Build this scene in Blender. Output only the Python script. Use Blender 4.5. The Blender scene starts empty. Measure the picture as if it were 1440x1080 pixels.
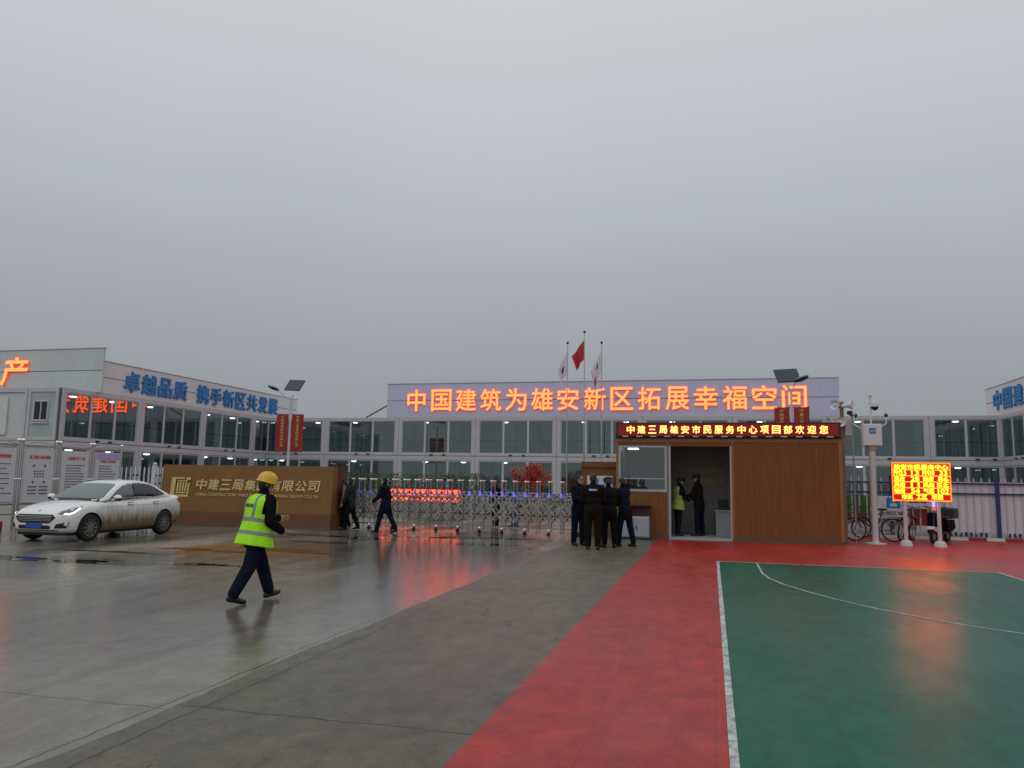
import bpy, bmesh, math, random
from mathutils import Vector, Matrix, Quaternion
from mathutils.bvhtree import BVHTree
random.seed(7)
R = math.radians
S = bpy.context.scene
COL = S.collection

# ------------------------------------------------------------------ camera
cam_d = bpy.data.cameras.new('camera'); cam = bpy.data.objects.new('camera', cam_d); COL.objects.link(cam)
cam_d.sensor_width = 36; cam_d.lens = 1100/1440*36; cam_d.clip_start = .1; cam_d.clip_end = 3000
_y, _p, _r = R(14.3), R(6.95), R(.95)
_F = Vector((-math.sin(_y)*math.cos(_p), math.cos(_y)*math.cos(_p), math.sin(_p)))
_r0 = Vector((math.cos(_y), math.sin(_y), 0)); _u0 = _r0.cross(_F)
_R = _r0*math.cos(_r)+_u0*math.sin(_r); _U = _u0*math.cos(_r)-_r0*math.sin(_r)
cam.matrix_world = Matrix(((_R.x, _U.x, -_F.x, 0), (_R.y, _U.y, -_F.y, 0), (_R.z, _U.z, -_F.z, 1.65), (0, 0, 0, 1)))
S.camera = cam

# ------------------------------------------------------------------ sky, sun, exposure
SUN_EL, SUN_AZ = R(48), R(200)
W = bpy.data.worlds.new('World'); S.world = W; W.use_nodes = True
nt = W.node_tree; nt.nodes.clear()
out = nt.nodes.new('ShaderNodeOutputWorld')
tc = nt.nodes.new('ShaderNodeTexCoord'); sx = nt.nodes.new('ShaderNodeSeparateXYZ'); rp = nt.nodes.new('ShaderNodeValToRGB')
nt.links.new(tc.outputs['Generated'], sx.inputs[0]); nz0 = nt.nodes.new('ShaderNodeTexNoise'); nz0.inputs['Scale'].default_value = 2.2; nz0.inputs['Detail'].default_value = 4
nt.links.new(tc.outputs['Generated'], nz0.inputs['Vector'])
ma0 = nt.nodes.new('ShaderNodeMath'); ma0.operation = 'MULTIPLY_ADD'; ma0.inputs[1].default_value = .10; nt.links.new(nz0.outputs[0], ma0.inputs[0])
mb0 = nt.nodes.new('ShaderNodeMath'); mb0.operation = 'SUBTRACT'; mb0.inputs[1].default_value = .05; nt.links.new(sx.outputs['Z'], mb0.inputs[0])
nt.links.new(mb0.outputs[0], ma0.inputs[2]); nt.links.new(ma0.outputs[0], rp.inputs[0])
els = rp.color_ramp.elements
els[0].position = 0; els[0].color = (.290, .318, .340, 1)
els[1].position = 1; els[1].color = (.70, .74, .77, 1)
for p, c in ((.12, (.322, .350, .374)), (.24, (.395, .426, .458)), (.36, (.500, .530, .580)), (.55, (.605, .640, .668))):
    e = els.new(p); e.color = (*c, 1)
sky = nt.nodes.new('ShaderNodeTexSky'); sky.sky_type = 'NISHITA'; sky.sun_disc = False
sky.sun_elevation = SUN_EL; sky.sun_rotation = SUN_AZ; sky.dust_density = 6; sky.air_density = 1.5
hs = nt.nodes.new('ShaderNodeHueSaturation'); hs.inputs['Saturation'].default_value = .25
nt.links.new(sky.outputs[0], hs.inputs['Color'])
b1 = nt.nodes.new('ShaderNodeBackground'); b1.inputs[1].default_value = .94; nt.links.new(rp.outputs[0], b1.inputs[0])
b2 = nt.nodes.new('ShaderNodeBackground'); b2.inputs[1].default_value = .005; nt.links.new(hs.outputs[0], b2.inputs[0])
ad = nt.nodes.new('ShaderNodeAddShader'); nt.links.new(b1.outputs[0], ad.inputs[0]); nt.links.new(b2.outputs[0], ad.inputs[1])
nt.links.new(ad.outputs[0], out.inputs[0])
sl = bpy.data.lights.new('sun', 'SUN'); sl.energy = .28; sl.angle = R(70); sl.color = (1, .97, .93)
so = bpy.data.objects.new('sun', sl); COL.objects.link(so)
so.rotation_euler = (R(90)-SUN_EL, 0, R(180)-SUN_AZ)
S.view_settings.view_transform = 'Standard'; S.view_settings.look = 'None'; S.view_settings.exposure = 0; S.view_settings.gamma = 1

# ------------------------------------------------------------------ materials
def mat(name, col, rough=.6, metal=0, var=.0, scale=6, bump=0, bscale=40, spec=.5, coat=0, stripes=None, rvar=0, stretch=(1, 1, 1), dirt=None):
    m = bpy.data.materials.new(name); m.use_nodes = True; t = m.node_tree; p = t.nodes['Principled BSDF']
    p.inputs['Roughness'].default_value = rough; p.inputs['Metallic'].default_value = metal
    p.inputs['Specular IOR Level'].default_value = spec; p.inputs['Coat Weight'].default_value = coat
    p.inputs['Coat Roughness'].default_value = .06
    p.inputs['Base Color'].default_value = (*col, 1)
    tcn = t.nodes.new('ShaderNodeTexCoord'); mp = t.nodes.new('ShaderNodeMapping'); mp.inputs['Scale'].default_value = stretch
    t.links.new(tcn.outputs['Object'], mp.inputs[0])
    if var or rvar:
        n = t.nodes.new('ShaderNodeTexNoise'); n.inputs['Scale'].default_value = scale; n.inputs['Detail'].default_value = 6
        n.inputs['Roughness'].default_value = .6
        t.links.new(mp.outputs[0], n.inputs['Vector'])
        if var:
            r = t.nodes.new('ShaderNodeValToRGB'); r.color_ramp.elements[0].position = .3; r.color_ramp.elements[1].position = .7
            r.color_ramp.elements[0].color = (*[c*(1-var) for c in col], 1); r.color_ramp.elements[1].color = (*[min(1, c*(1+var)) for c in col], 1)
            t.links.new(n.outputs[0], r.inputs[0]); t.links.new(r.outputs[0], p.inputs['Base Color'])
        if rvar:
            q = t.nodes.new('ShaderNodeMapRange'); q.inputs[1].default_value = .3; q.inputs[2].default_value = .7
            q.inputs[3].default_value = max(.02, rough-rvar); q.inputs[4].default_value = min(1, rough+rvar)
            t.links.new(n.outputs[0], q.inputs[0]); t.links.new(q.outputs[0], p.inputs['Roughness'])
    if dirt:               # splashed dirt rising from the foot: (height, colour)
        h_, dc_ = dirt; old = p.inputs['Base Color'].links[0].from_socket if p.inputs['Base Color'].links else None
        sd = t.nodes.new('ShaderNodeSeparateXYZ'); t.links.new(tcn.outputs['Object'], sd.inputs[0])
        nd = t.nodes.new('ShaderNodeTexNoise'); nd.inputs['Scale'].default_value = 5; nd.inputs['Detail'].default_value = 8; nd.inputs['Roughness'].default_value = .7
        t.links.new(tcn.outputs['Object'], nd.inputs['Vector'])
        ma = t.nodes.new('ShaderNodeMath'); ma.operation = 'MULTIPLY_ADD'; ma.inputs[1].default_value = -1.3*h_; t.links.new(nd.outputs[0], ma.inputs[0]); t.links.new(sd.outputs['Z'], ma.inputs[2])
        rd = t.nodes.new('ShaderNodeMapRange'); rd.inputs[1].default_value = .15*h_; rd.inputs[2].default_value = -.6*h_; rd.inputs[3].default_value = 0; rd.inputs[4].default_value = .85
        t.links.new(ma.outputs[0], rd.inputs[0])
        xd = t.nodes.new('ShaderNodeMix'); xd.data_type = 'RGBA'; t.links.new(rd.outputs[0], xd.inputs[0]); xd.inputs[7].default_value = (*dc_, 1)
        if old: t.links.new(old, xd.inputs[6])
        else: xd.inputs[6].default_value = (*col, 1)
        t.links.new(xd.outputs[2], p.inputs['Base Color'])
    if stripes:            # (axis, period, depth): ribs or seams as bump
        sp = t.nodes.new('ShaderNodeSeparateXYZ'); t.links.new(tcn.outputs['Object'], sp.inputs[0])
        ax, per, dep, duty = stripes
        a = t.nodes.new('ShaderNodeMath'); a.operation = 'MULTIPLY'; a.inputs[1].default_value = 1/per; t.links.new(sp.outputs[ax], a.inputs[0])
        b = t.nodes.new('ShaderNodeMath'); b.operation = 'FRACT'; t.links.new(a.outputs[0], b.inputs[0])
        c = t.nodes.new('ShaderNodeMath'); c.operation = 'LESS_THAN'; c.inputs[1].default_value = duty; t.links.new(b.outputs[0], c.inputs[0])
        bp = t.nodes.new('ShaderNodeBump'); bp.inputs['Distance'].default_value = dep; bp.inputs['Strength'].default_value = 1; bp.invert = True
        t.links.new(c.outputs[0], bp.inputs['Height']); t.links.new(bp.outputs[0], p.inputs['Normal'])
    elif bump:
        n2 = t.nodes.new('ShaderNodeTexNoise'); n2.inputs['Scale'].default_value = bscale; n2.inputs['Detail'].default_value = 4
        t.links.new(mp.outputs[0], n2.inputs['Vector'])
        bp = t.nodes.new('ShaderNodeBump'); bp.inputs['Distance'].default_value = bump; t.links.new(n2.outputs[0], bp.inputs['Height'])
        t.links.new(bp.outputs[0], p.inputs['Normal'])
    return m

def emit(name, col, st):
    m = bpy.data.materials.new(name); m.use_nodes = True; p = m.node_tree.nodes['Principled BSDF']
    p.inputs['Base Color'].default_value = (*[min(1, c*.5) for c in col], 1)
    p.inputs['Emission Color'].default_value = (*col, 1); p.inputs['Emission Strength'].default_value = st
    return m

def glass(name, tint, lo, hi, rough=.02):
    m = bpy.data.materials.new(name); m.use_nodes = True; t = m.node_tree; t.nodes.clear()
    o = t.nodes.new('ShaderNodeOutputMaterial'); tr = t.nodes.new('ShaderNodeBsdfTransparent'); tr.inputs[0].default_value = (*tint, 1)
    gl = t.nodes.new('ShaderNodeBsdfGlossy'); gl.inputs['Roughness'].default_value = rough; gl.inputs['Color'].default_value = (.86, .95, .93, 1)
    lw = t.nodes.new('ShaderNodeLayerWeight'); lw.inputs[0].default_value = .35
    mr = t.nodes.new('ShaderNodeMapRange'); mr.inputs[3].default_value = lo; mr.inputs[4].default_value = hi
    t.links.new(lw.outputs['Fresnel'], mr.inputs[0])
    mx = t.nodes.new('ShaderNodeMixShader'); t.links.new(mr.outputs[0], mx.inputs[0]); t.links.new(tr.outputs[0], mx.inputs[1]); t.links.new(gl.outputs[0], mx.inputs[2])
    t.links.new(mx.outputs[0], o.inputs[0])
    return m

M = {}
M['frame'] = mat('white container paint', (.54, .52, .545), .45, var=.06, scale=1.5)
M['panel'] = mat('grey sandwich panel', (.56, .60, .59), .5, var=.05, scale=.8, stripes=('X', .48, .006, .06))
M['fascia'] = mat('LED glow tinted fascia', (.59, .58, .76), .42, var=.04, scale=.5, stripes=('X', 1.0, .006, .012))  # LED glow over the board is painted in as one even lavender
M['fascia2'] = mat('side fascia', (.76, .70, .70), .45, var=.04, scale=.5, stripes=('X', 1.0, .006, .012))
M['seam'] = mat('seam', (.10, .10, .12), .6)
M['room'] = mat('room wall', (.40, .46, .45), .8, var=.15, scale=.6)
M['roomfloor'] = mat('room floor', (.16, .16, .15), .6)
M['bar'] = mat('dark glazing bar', (.012, .02, .028), .4)
M['glass'] = glass('tinted window glass', (.41, .56, .60), .17, .95)
M['clear'] = glass('booth glass', (.66, .76, .74), .16, .9)
M['lamp'] = emit('ceiling lamp', (1, .97, .92), 4.5)
M['black'] = mat('black plastic', (.012, .012, .013), .4)
M['rubber'] = mat('rubber', (.014, .013, .012), .75, var=.3, scale=20)
M['brown'] = mat('brown cladding', (.198, .080, .024), .5, spec=.25, var=.16, scale=2.2, stretch=(6, 6, .5), stripes=('X', .60, .006, .016), rvar=.06, dirt=(.30, (.11, .085, .06)))
M['brown2'] = mat('brown plinth', (.165, .062, .020), .5, var=.14, scale=2, dirt=(.22, (.10, .08, .06)))
M['brownsign'] = mat('bronze sign panel', (.235, .115, .038), .48, var=.07, scale=2.5, spec=.25, stripes=('X', 1.2, .003, .006))
M['maroon'] = mat('maroon', (.10, .025, .018), .5, var=.1)
M['gold'] = mat('gold letters', (.80, .60, .26), .4, .2)
M['tail'] = mat('tail light red', (.60, .02, .015), .25)
M['boothwall'] = mat('booth wall', (.34, .34, .30), .7, var=.06)
M['dimgold'] = mat('dull gold letters', (.75, .52, .16), .5)
M['steel'] = mat('stainless steel', (.55, .55, .54), .26, .9, var=.08, scale=8)
M['gatesteel'] = mat('gate steel', (.40, .39, .37), .35, .75, var=.12, scale=8)
M['chrome'] = mat('chrome', (.8, .8, .8), .12, 1)
M['white'] = mat('white paint', (.66, .66, .66), .4, var=.05, scale=4)
M['grey2'] = mat('dull white picket', (.50, .49, .50), .5, var=.08, scale=4)
M['pole'] = mat('pole paint', (.58, .58, .57), .4, var=.06, scale=3)
M['grey'] = mat('grey paint', (.36, .38, .40), .45, var=.06, scale=4)
M['cabinet'] = mat('cabinet grey', (.40, .44, .50), .4, .2, var=.05, scale=5)
M['dark'] = mat('dark grey', (.03, .03, .035), .5)
M['blue'] = mat('navy rail', (.022, .035, .13), .45)
M['bluesign'] = mat('blue letters', (.02, .20, .52), .45)
M['redcloth'] = mat('red banner', (.31, .026, .020), .7, var=.14, scale=5)
M['yellowtext'] = mat('yellow print', (.68, .42, .12), .6)
M['redtext'] = mat('red print', (.62, .05, .05), .6)
M['greytext'] = mat('grey print', (.14, .14, .17), .6)
M['poster'] = mat('poster white', (.62, .62, .66), .5, var=.03)
M['lilac'] = mat('poster lilac', (.44, .36, .60), .5)
M['solar'] = mat('solar panel', (.035, .045, .075), .25, stripes=('X', .12, .004, .05))
M['leaf'] = mat('dark leaf', (.035, .075, .028), .55, var=.5, scale=3)
M['leaf2'] = mat('light leaf', (.07, .13, .035), .55, var=.4, scale=3)
M['redleaf'] = mat('red leaf', (.62, .075, .025), .55, var=.35, scale=4)
M['bark'] = mat('bark', (.09, .06, .04), .8, var=.3, scale=12)
M['soil'] = mat('soil', (.05, .04, .03), .9)
M['letter'] = emit('lit letter face', (1, .112, .026), 4.8)
M['letterside'] = emit('lit letter side', (1, .045, .008), 1.0)
M['ledtext'] = emit('led text', (1, .34, .075), 4.0)
M['ledback'] = emit('led back', (.30, .004, .006), .28)
M['ledyellow'] = emit('led yellow', (1, .16, .006), 9)
M['ledpanel'] = emit('led panel red', (.62, .006, .004), .75)
M['ledglow'] = emit('led frame', (1, .22, .015), 1.5)
M['ticker'] = emit('ticker text', (1, .10, .03), 3.4)
M['tickerback'] = emit('ticker back', (.7, .02, .03), .25)
M['bluelamp'] = emit('blue lamp', (.10, .09, 1), 1.6)
M['redlamp'] = emit('red lamp', (1, .04, .03), 3)
M['headlamp'] = emit('headlamp bulb', (1, .86, .55), 6)
M['skin'] = mat('skin', (.46, .27, .19), .55, var=.06, scale=15)
M['hair'] = mat('hair', (.010, .009, .009), .5, bump=.004, bscale=90)
M['lip'] = mat('lip', (.28, .11, .10), .5)
M['eye'] = mat('eye', (.02, .015, .012), .3)
M['navy'] = mat('navy cloth', (.008, .010, .021), 1.0, var=.3, scale=8, spec=.12, bump=.012, bscale=14)
M['blackcloth'] = mat('black cloth', (.008, .008, .009), 1.0, var=.3, scale=8, spec=.12, bump=.012, bscale=14)
M['charcoal'] = mat('charcoal cloth', (.024, .030, .033), 1.0, var=.25, scale=8, spec=.12, bump=.012, bscale=14)
M['brownblack'] = mat('brown black cloth', (.013, .009, .009), 1.0, var=.3, scale=8, spec=.12, bump=.012, bscale=14)
M['jeans'] = mat('dark jeans', (.009, .012, .024), 1.0, var=.3, scale=10, spec=.12, bump=.01, bscale=16)
M['shoe'] = mat('shoe', (.010, .010, .011), .45)
M['yellowshoe'] = mat('yellow shoe', (.5, .40, .05), .5)
M['pink'] = mat('pink jacket', (.34, .20, .22), .8, var=.2, scale=8, bump=.01, bscale=14)
M['bluecloth'] = mat('blue jacket', (.012, .10, .20), .75, var=.2, scale=8, bump=.012, bscale=14)
M['lightblue'] = mat('light blue bag', (.38, .48, .62), .6, bump=.01, bscale=12)
M['helmet'] = mat('yellow helmet', (.72, .42, .012), .28, coat=.3)
M['phone'] = mat('phone', (.45, .46, .48), .3)

def vest_mat(name, base):
    m = mat(name, base, .75, var=.08, scale=10, bump=.012, bscale=11); t = m.node_tree; p = t.nodes['Principled BSDF']
    src = p.inputs['Base Color'].links[0].from_socket
    tcn = t.nodes.new('ShaderNodeTexCoord'); sp = t.nodes.new('ShaderNodeSeparateXYZ'); t.links.new(tcn.outputs['Object'], sp.inputs[0])
    def band(sock, c, w):
        a = t.nodes.new('ShaderNodeMath'); a.operation = 'COMPARE'; a.inputs[1].default_value = c; a.inputs[2].default_value = w
        t.links.new(sock, a.inputs[0]); return a.outputs[0]
    def op(o, a, b):
        n = t.nodes.new('ShaderNodeMath'); n.operation = o
        for i, v in enumerate((a, b)):
            if isinstance(v, (int, float)): n.inputs[i].default_value = v
            else: t.links.new(v, n.inputs[i])
        return n.outputs[0]
    ay = op('ABSOLUTE', sp.outputs['Y'], 0)
    strap = op('MULTIPLY', band(ay, .115, .024), op('GREATER_THAN', sp.outputs['Z'], .17))
    msk = op('MAXIMUM', op('MAXIMUM', band(sp.outputs['Z'], -.02, .026), band(sp.outputs['Z'], .15, .026)), strap)
    mx = t.nodes.new('ShaderNodeMix'); mx.data_type = 'RGBA'
    t.links.new(msk, mx.inputs[0]); t.links.new(src, mx.inputs[6]); mx.inputs[7].default_value = (.26, .28, .27, 1)
    t.links.new(mx.outputs[2], p.inputs['Base Color'])
    return m
M['vest'] = vest_mat('lime safety vest', (.40, .92, .01))
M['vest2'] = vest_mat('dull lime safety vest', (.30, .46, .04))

# ------------------------------------------------------------------ mesh helpers
class MB:
    def __init__(s): s.v = []; s.f = []; s.m = []
    def add(s, vs, fs, mi=0):
        o = len(s.v); s.v += [tuple(v) for v in vs]; s.f += [tuple(i+o for i in f) for f in fs]; s.m += [mi]*len(fs); return s
    def box(s, x0, x1, y0, y1, z0, z1, mi=0):
        vs = [(x, y, z) for z in (z0, z1) for x, y in ((x0, y0), (x1, y0), (x1, y1), (x0, y1))]
        return s.add(vs, [(3, 2, 1, 0), (4, 5, 6, 7), (0, 1, 5, 4), (1, 2, 6, 5), (2, 3, 7, 6), (3, 0, 4, 7)], mi)
    def rbox(s, x0, x1, y0, y1, z0, z1, r=.02, mi=0):      # box with chamfered edges
        bm = bmesh.new(); bmesh.ops.create_cube(bm, size=1)
        for v in bm.verts: v.co = Vector(((x0+x1)/2+v.co.x*(x1-x0), (y0+y1)/2+v.co.y*(y1-y0), (z0+z1)/2+v.co.z*(z1-z0)))
        bmesh.ops.bevel(bm, geom=bm.edges[:], offset=r, segments=2, affect='EDGES', profile=.6)
        return s.bm(bm, mi)
    def bm(s, bm, mi=0, mtx=None):
        bm.verts.index_update()
        s.add([(mtx @ v.co if mtx else v.co) for v in bm.verts], [[v.index for v in f.verts] for f in bm.faces], mi); bm.free(); return s
    def cyl(s, a, b, r0, r1=None, n=10, mi=0):
        a = Vector(a); b = Vector(b); r1 = r0 if r1 is None else r1; d = (b-a).normalized()
        u = d.orthogonal().normalized(); w = d.cross(u); vs = []
        for P, r in ((a, r0), (b, r1)):
            for i in range(n): t = 2*math.pi*i/n; vs.append(P+(u*math.cos(t)+w*math.sin(t))*r)
        fs = [(i, (i+1) % n, n+(i+1) % n, n+i) for i in range(n)]+[tuple(range(n))[::-1], tuple(range(n, 2*n))]
        return s.add(vs, fs, mi)
    def tube(s, pts, r, n=8, mi=0):
        for a, b in zip(pts, pts[1:]): s.cyl(a, b, r, r, n, mi)
        return s
    def bar(s, a, b, w, h, mi=0, up=(0, 0, 1)):            # flat bar: w sideways, h along up
        a = Vector(a); b = Vector(b); d = (b-a).normalized(); sd = d.cross(Vector(up)).normalized(); u = sd.cross(d)
        vs = [P+sd*i*w/2+u*j*h/2 for P in (a, b) for i, j in ((-1, -1), (1, -1), (1, 1), (-1, 1))]
        return s.add(vs, [(3, 2, 1, 0), (4, 5, 6, 7), (0, 1, 5, 4), (1, 2, 6, 5), (2, 3, 7, 6), (3, 0, 4, 7)], mi)
    def lathe(s, prof, n=24, mtx=None, mi=0):              # (r, z) profile about local z
        vs = []; fs = []; k = len(prof)
        for i in range(n):
            t = 2*math.pi*i/n
            for r, z in prof:
                v = Vector((r*math.cos(t), r*math.sin(t), z)); vs.append(mtx @ v if mtx else v)
        for i in range(n):
            j = (i+1) % n
            for q in range(k-1): fs.append((i*k+q, j*k+q, j*k+q+1, i*k+q+1))
        return s.add(vs, fs, mi)
    def ell(s, c, r, rot=None, sub=2, mi=0):
        bm = bmesh.new(); bmesh.ops.create_icosphere(bm, subdivisions=sub, radius=1)
        mx = Matrix.Translation(Vector(c)) @ (rot.to_4x4() if rot else Matrix()) @ Matrix.Diagonal((*r, 1))
        return s.bm(bm, mi, mx)
    def prism(s, poly, y0, y1, mi=0):                      # polygon in x,z extruded in y
        n = len(poly); vs = [(x, y0, z) for x, z in poly]+[(x, y1, z) for x, z in poly]
        return s.add(vs, [tuple(range(n)), tuple(range(2*n-1, n-1, -1))]+[(i+n, (i+1) % n+n, (i+1) % n, i) for i in range(n)], mi)
    def build(s, name, mats, parent=None, smooth=False, loc=None, rot=None, angle=40):
        me = bpy.data.meshes.new(name); me.from_pydata(s.v, [], s.f)
        mats = mats if isinstance(mats, (list, tuple)) else [mats]
        for x in mats: me.materials.append(M[x] if isinstance(x, str) else x)
        me.polygons.foreach_set('material_index', s.m); me.update()
        bm = bmesh.new(); bm.from_mesh(me); bmesh.ops.recalc_face_normals(bm, faces=bm.faces); bm.to_mesh(me); bm.free()
        if smooth:
            me.polygons.foreach_set('use_smooth', [True]*len(me.polygons)); me.set_sharp_from_angle(angle=R(angle))
        o = bpy.data.objects.new(name, me); COL.objects.link(o)
        if parent: o.parent = parent
        if loc: o.location = loc
        if rot: o.rotation_euler = rot
        return o

def tag(o, label=None, cat=None, group=None, kind=None):
    if label: o['label'] = label
    if cat: o['category'] = cat
    if group: o['group'] = group
    if kind: o['kind'] = kind
    return o
def empty(name, loc, rz=0, label=None, cat=None, group=None):
    o = bpy.data.objects.new(name, None); COL.objects.link(o); o.location = loc; o.rotation_euler.z = rz; o.empty_display_size = .2
    return tag(o, label, cat, group)
def copy_tree(o, parent=None):
    c = o.copy(); COL.objects.link(c)
    if parent: c.parent = parent
    for ch in list(o.children): copy_tree(ch, c)
    return c
def evaluated(o):
    dg = bpy.context.evaluated_depsgraph_get(); dg.update()
    me = bpy.data.meshes.new_from_object(o.evaluated_get(dg)); return me

_tc = {}
def text_geo(s, bold=.0, ext=.5, vertical=False):
    k = (s, bold)
    if k not in _tc:
        c = bpy.data.curves.new('lettering', 'FONT'); c.body = s; c.extrude = .5; c.offset = bold; c.resolution_u = 3; c.space_line = 1.0
        o = bpy.data.objects.new('lettering', c); COL.objects.link(o)
        me = evaluated(o); bpy.data.objects.remove(o); bpy.data.curves.remove(c)
        _tc[k] = ([v.co.copy() for v in me.vertices], [tuple(p.vertices) for p in me.polygons], [p.normal.z for p in me.polygons])
        bpy.data.meshes.remove(me)
    return _tc[k]
def text_mb(mb, s, x0, x1, z0, z1, y, depth, bold=0., face=0, side=0, shear=0):
    """the string fitted into the box x0..x1, z0..z1, front face at y (towards -y), going back by depth"""
    vs, fs, nz = text_geo(s, 0)
    ax, bx = min(v.x for v in vs), max(v.x for v in vs); az, bz = min(v.y for v in vs), max(v.y for v in vs)
    e = bold*(z1-z0); sh = [(0, 0)] if e == 0 else [(-e, 0), (e, 0), (0, -e), (0, e)]
    for k, (ex, ez) in enumerate(sh):
        P = []
        for v in vs:
            tz = (v.y-az)/(bz-az)
            P.append((x0+e+ex+(v.x-ax)/(bx-ax)*(x1-x0-2*e)+shear*(tz-.5)*(z1-z0), y+.0006*k+(depth-.0012*k)*(.5-v.z), z0+e+ez+tz*(z1-z0-2*e)))
        o = len(mb.v); mb.v += P; mb.f += [tuple(i+o for i in f) for f in fs]
        mb.m += [face if n > .5 else side for n in nz]
    return mb
def text_chars(mb, chars, cells, z0, z1, y, depth, **k):
    for ch, (a, b) in zip(chars, cells): text_mb(mb, ch, a, b, z0, z1, y, depth, **k)

# ------------------------------------------------------------------ ground
def sheet(name, x0, x1, y0, y1, z, m, kind='structure'):
    o = MB().add([(x0, y0, z), (x1, y0, z), (x1, y1, z), (x0, y1, z)], [(0, 1, 2, 3)]).build(name, m); return tag(o, kind=kind)

def concrete(name, c0, c1, r0, r1, wet_scale, bump, stain=None, joints=(), spec=.5, grain=.6, wetdark=0, cracks=0, wetspot=None, tracks=False, grid=None):
    m = bpy.data.materials.new(name); m.use_nodes = True; t = m.node_tree; p = t.nodes['Principled BSDF']
    L = t.links.new
    tcn = t.nodes.new('ShaderNodeTexCoord'); P = tcn.outputs['Object']
    def noise(sc, det=6, st=(1, 1, 1), ro=.6):
        mp = t.nodes.new('ShaderNodeMapping'); mp.inputs['Scale'].default_value = st; L(P, mp.inputs[0])
        n = t.nodes.new('ShaderNodeTexNoise'); n.inputs['Scale'].default_value = sc; n.inputs['Detail'].default_value = det; n.inputs['Roughness'].default_value = ro
        L(mp.outputs[0], n.inputs['Vector']); return n.outputs[0]
    def ramp(s, a, b, ca, cb):
        r = t.nodes.new('ShaderNodeValToRGB'); r.color_ramp.elements[0].position = a; r.color_ramp.elements[1].position = b
        r.color_ramp.elements[0].color = (*ca, 1); r.color_ramp.elements[1].color = (*cb, 1); L(s, r.inputs[0]); return r.outputs[0]
    def mixc(f, a, b, mode='MIX'):
        x = t.nodes.new('ShaderNodeMix'); x.data_type = 'RGBA'; x.blend_type = mode
        if isinstance(f, float): x.inputs[0].default_value = f
        else: L(f, x.inputs[0])
        for i, v in ((6, a), (7, b)):
            if isinstance(v, tuple): x.inputs[i].default_value = (*v, 1)
            else: L(v, x.inputs[i])
        return x.outputs[2]
    col = ramp(noise(.55, 8, (1, .45, 1)), .32, .68, c0, c1)
    col = mixc(.6, col, ramp(noise(5, 9, (1, .6, 1), ro=.75), .34, .66, (.42, .42, .42), (1.2, 1.2, 1.2)), 'MULTIPLY')
    col = mixc(grain, col, ramp(noise(60, 4, ro=.8), .35, .68, (.5, .5, .5), (1.15, 1.15, 1.15)), 'MULTIPLY')
    spots = ramp(noise(17, 3), .64, .70, (1, 1, 1), (.42, .41, .39))
    col = mixc(min(1., 1.3*grain), col, spots, 'MULTIPLY')
    wetn = noise(wet_scale, 8, (1, .40, 1), .62)
    if wetspot:
        cx, cy, rx, ry = wetspot
        mp = t.nodes.new('ShaderNodeMapping'); mp.inputs['Location'].default_value = (-cx/rx, -cy/ry, 0); mp.inputs['Scale'].default_value = (1/rx, 1/ry, 0); L(P, mp.inputs[0])
        ln = t.nodes.new('ShaderNodeVectorMath'); ln.operation = 'LENGTH'; L(mp.outputs[0], ln.inputs[0])
        wm = t.nodes.new('ShaderNodeMapRange'); wm.inputs[1].default_value = .2; wm.inputs[2].default_value = 1.3; wm.inputs[3].default_value = -.16; wm.inputs[4].default_value = .03; L(ln.outputs['Value'], wm.inputs[0])
        wa = t.nodes.new('ShaderNodeMath'); wa.operation = 'ADD'; L(wetn, wa.inputs[0]); L(wm.outputs[0], wa.inputs[1]); wetn = wa.outputs[0]
    wetm = ramp(wetn, .46, .60, (1, 1, 1), (0, 0, 0))
    def mth(o, a_, b_=0., c_=0.):
        n = t.nodes.new('ShaderNodeMath'); n.operation = o
        for i, v in enumerate((a_, b_, c_)):
            if isinstance(v, (int, float)): n.inputs[i].default_value = v
            else: L(v, n.inputs[i])
        return n.outputs[0]
    sq = t.nodes.new('ShaderNodeSeparateXYZ'); L(P, sq.inputs[0])
    if tracks:             # pairs of faint tyre bands sweeping across the yard
        br = mth('GREATER_THAN', noise(.9, 5, (1, .5, 1)), .47)
        for a_, amp, fr, ph in ((-5.4, .5, .16, 0), (-7.05, .5, .16, 0), (-8.6, 1.3, .11, 1), (-10.2, 1.3, .11, 1), (-12.6, 2.0, .09, 2), (-14.2, 2.0, .09, 2)):
            cx = mth('MULTIPLY_ADD', mth('SINE', mth('MULTIPLY_ADD', sq.outputs['Y'], fr, ph)), amp, a_)
            d = mth('ABSOLUTE', mth('SUBTRACT', sq.outputs['X'], cx))
            bd = mth('MULTIPLY', mth('MULTIPLY', mth('LESS_THAN', mth('MULTIPLY_ADD', noise(6, 4), .09, d), .15), br), .26)
            col = mixc(bd, col, (.05, .042, .03))
    if grid:
        for ax, pr_ in (('X', grid[0]), ('Y', grid[1])):
            g_ = mth('MULTIPLY', mth('LESS_THAN', mth('FRACT', mth('MULTIPLY', sq.outputs[ax], 1/pr_)), grid[2]/pr_), .30)
            col = mixc(g_, col, mixc(1.0, col, (.35, .35, .35), 'MULTIPLY'))
    if wetdark: col = mixc(wetm, col, mixc(1.0, col, (wetdark,)*3, 'MULTIPLY'))
    if cracks:
        vm = t.nodes.new('ShaderNodeVectorMath'); vm.operation = 'MULTIPLY_ADD'; nz = t.nodes.new('ShaderNodeTexNoise'); nz.inputs['Scale'].default_value = 1.1; nz.inputs['Detail'].default_value = 6; L(P, nz.inputs['Vector'])
        L(nz.outputs['Color'], vm.inputs[0]); vm.inputs[1].default_value = (1.1, 1.1, 0); L(P, vm.inputs[2])
        vo = t.nodes.new('ShaderNodeTexVoronoi'); vo.feature = 'DISTANCE_TO_EDGE'; vo.inputs['Scale'].default_value = cracks; L(vm.outputs[0], vo.inputs['Vector'])
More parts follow.
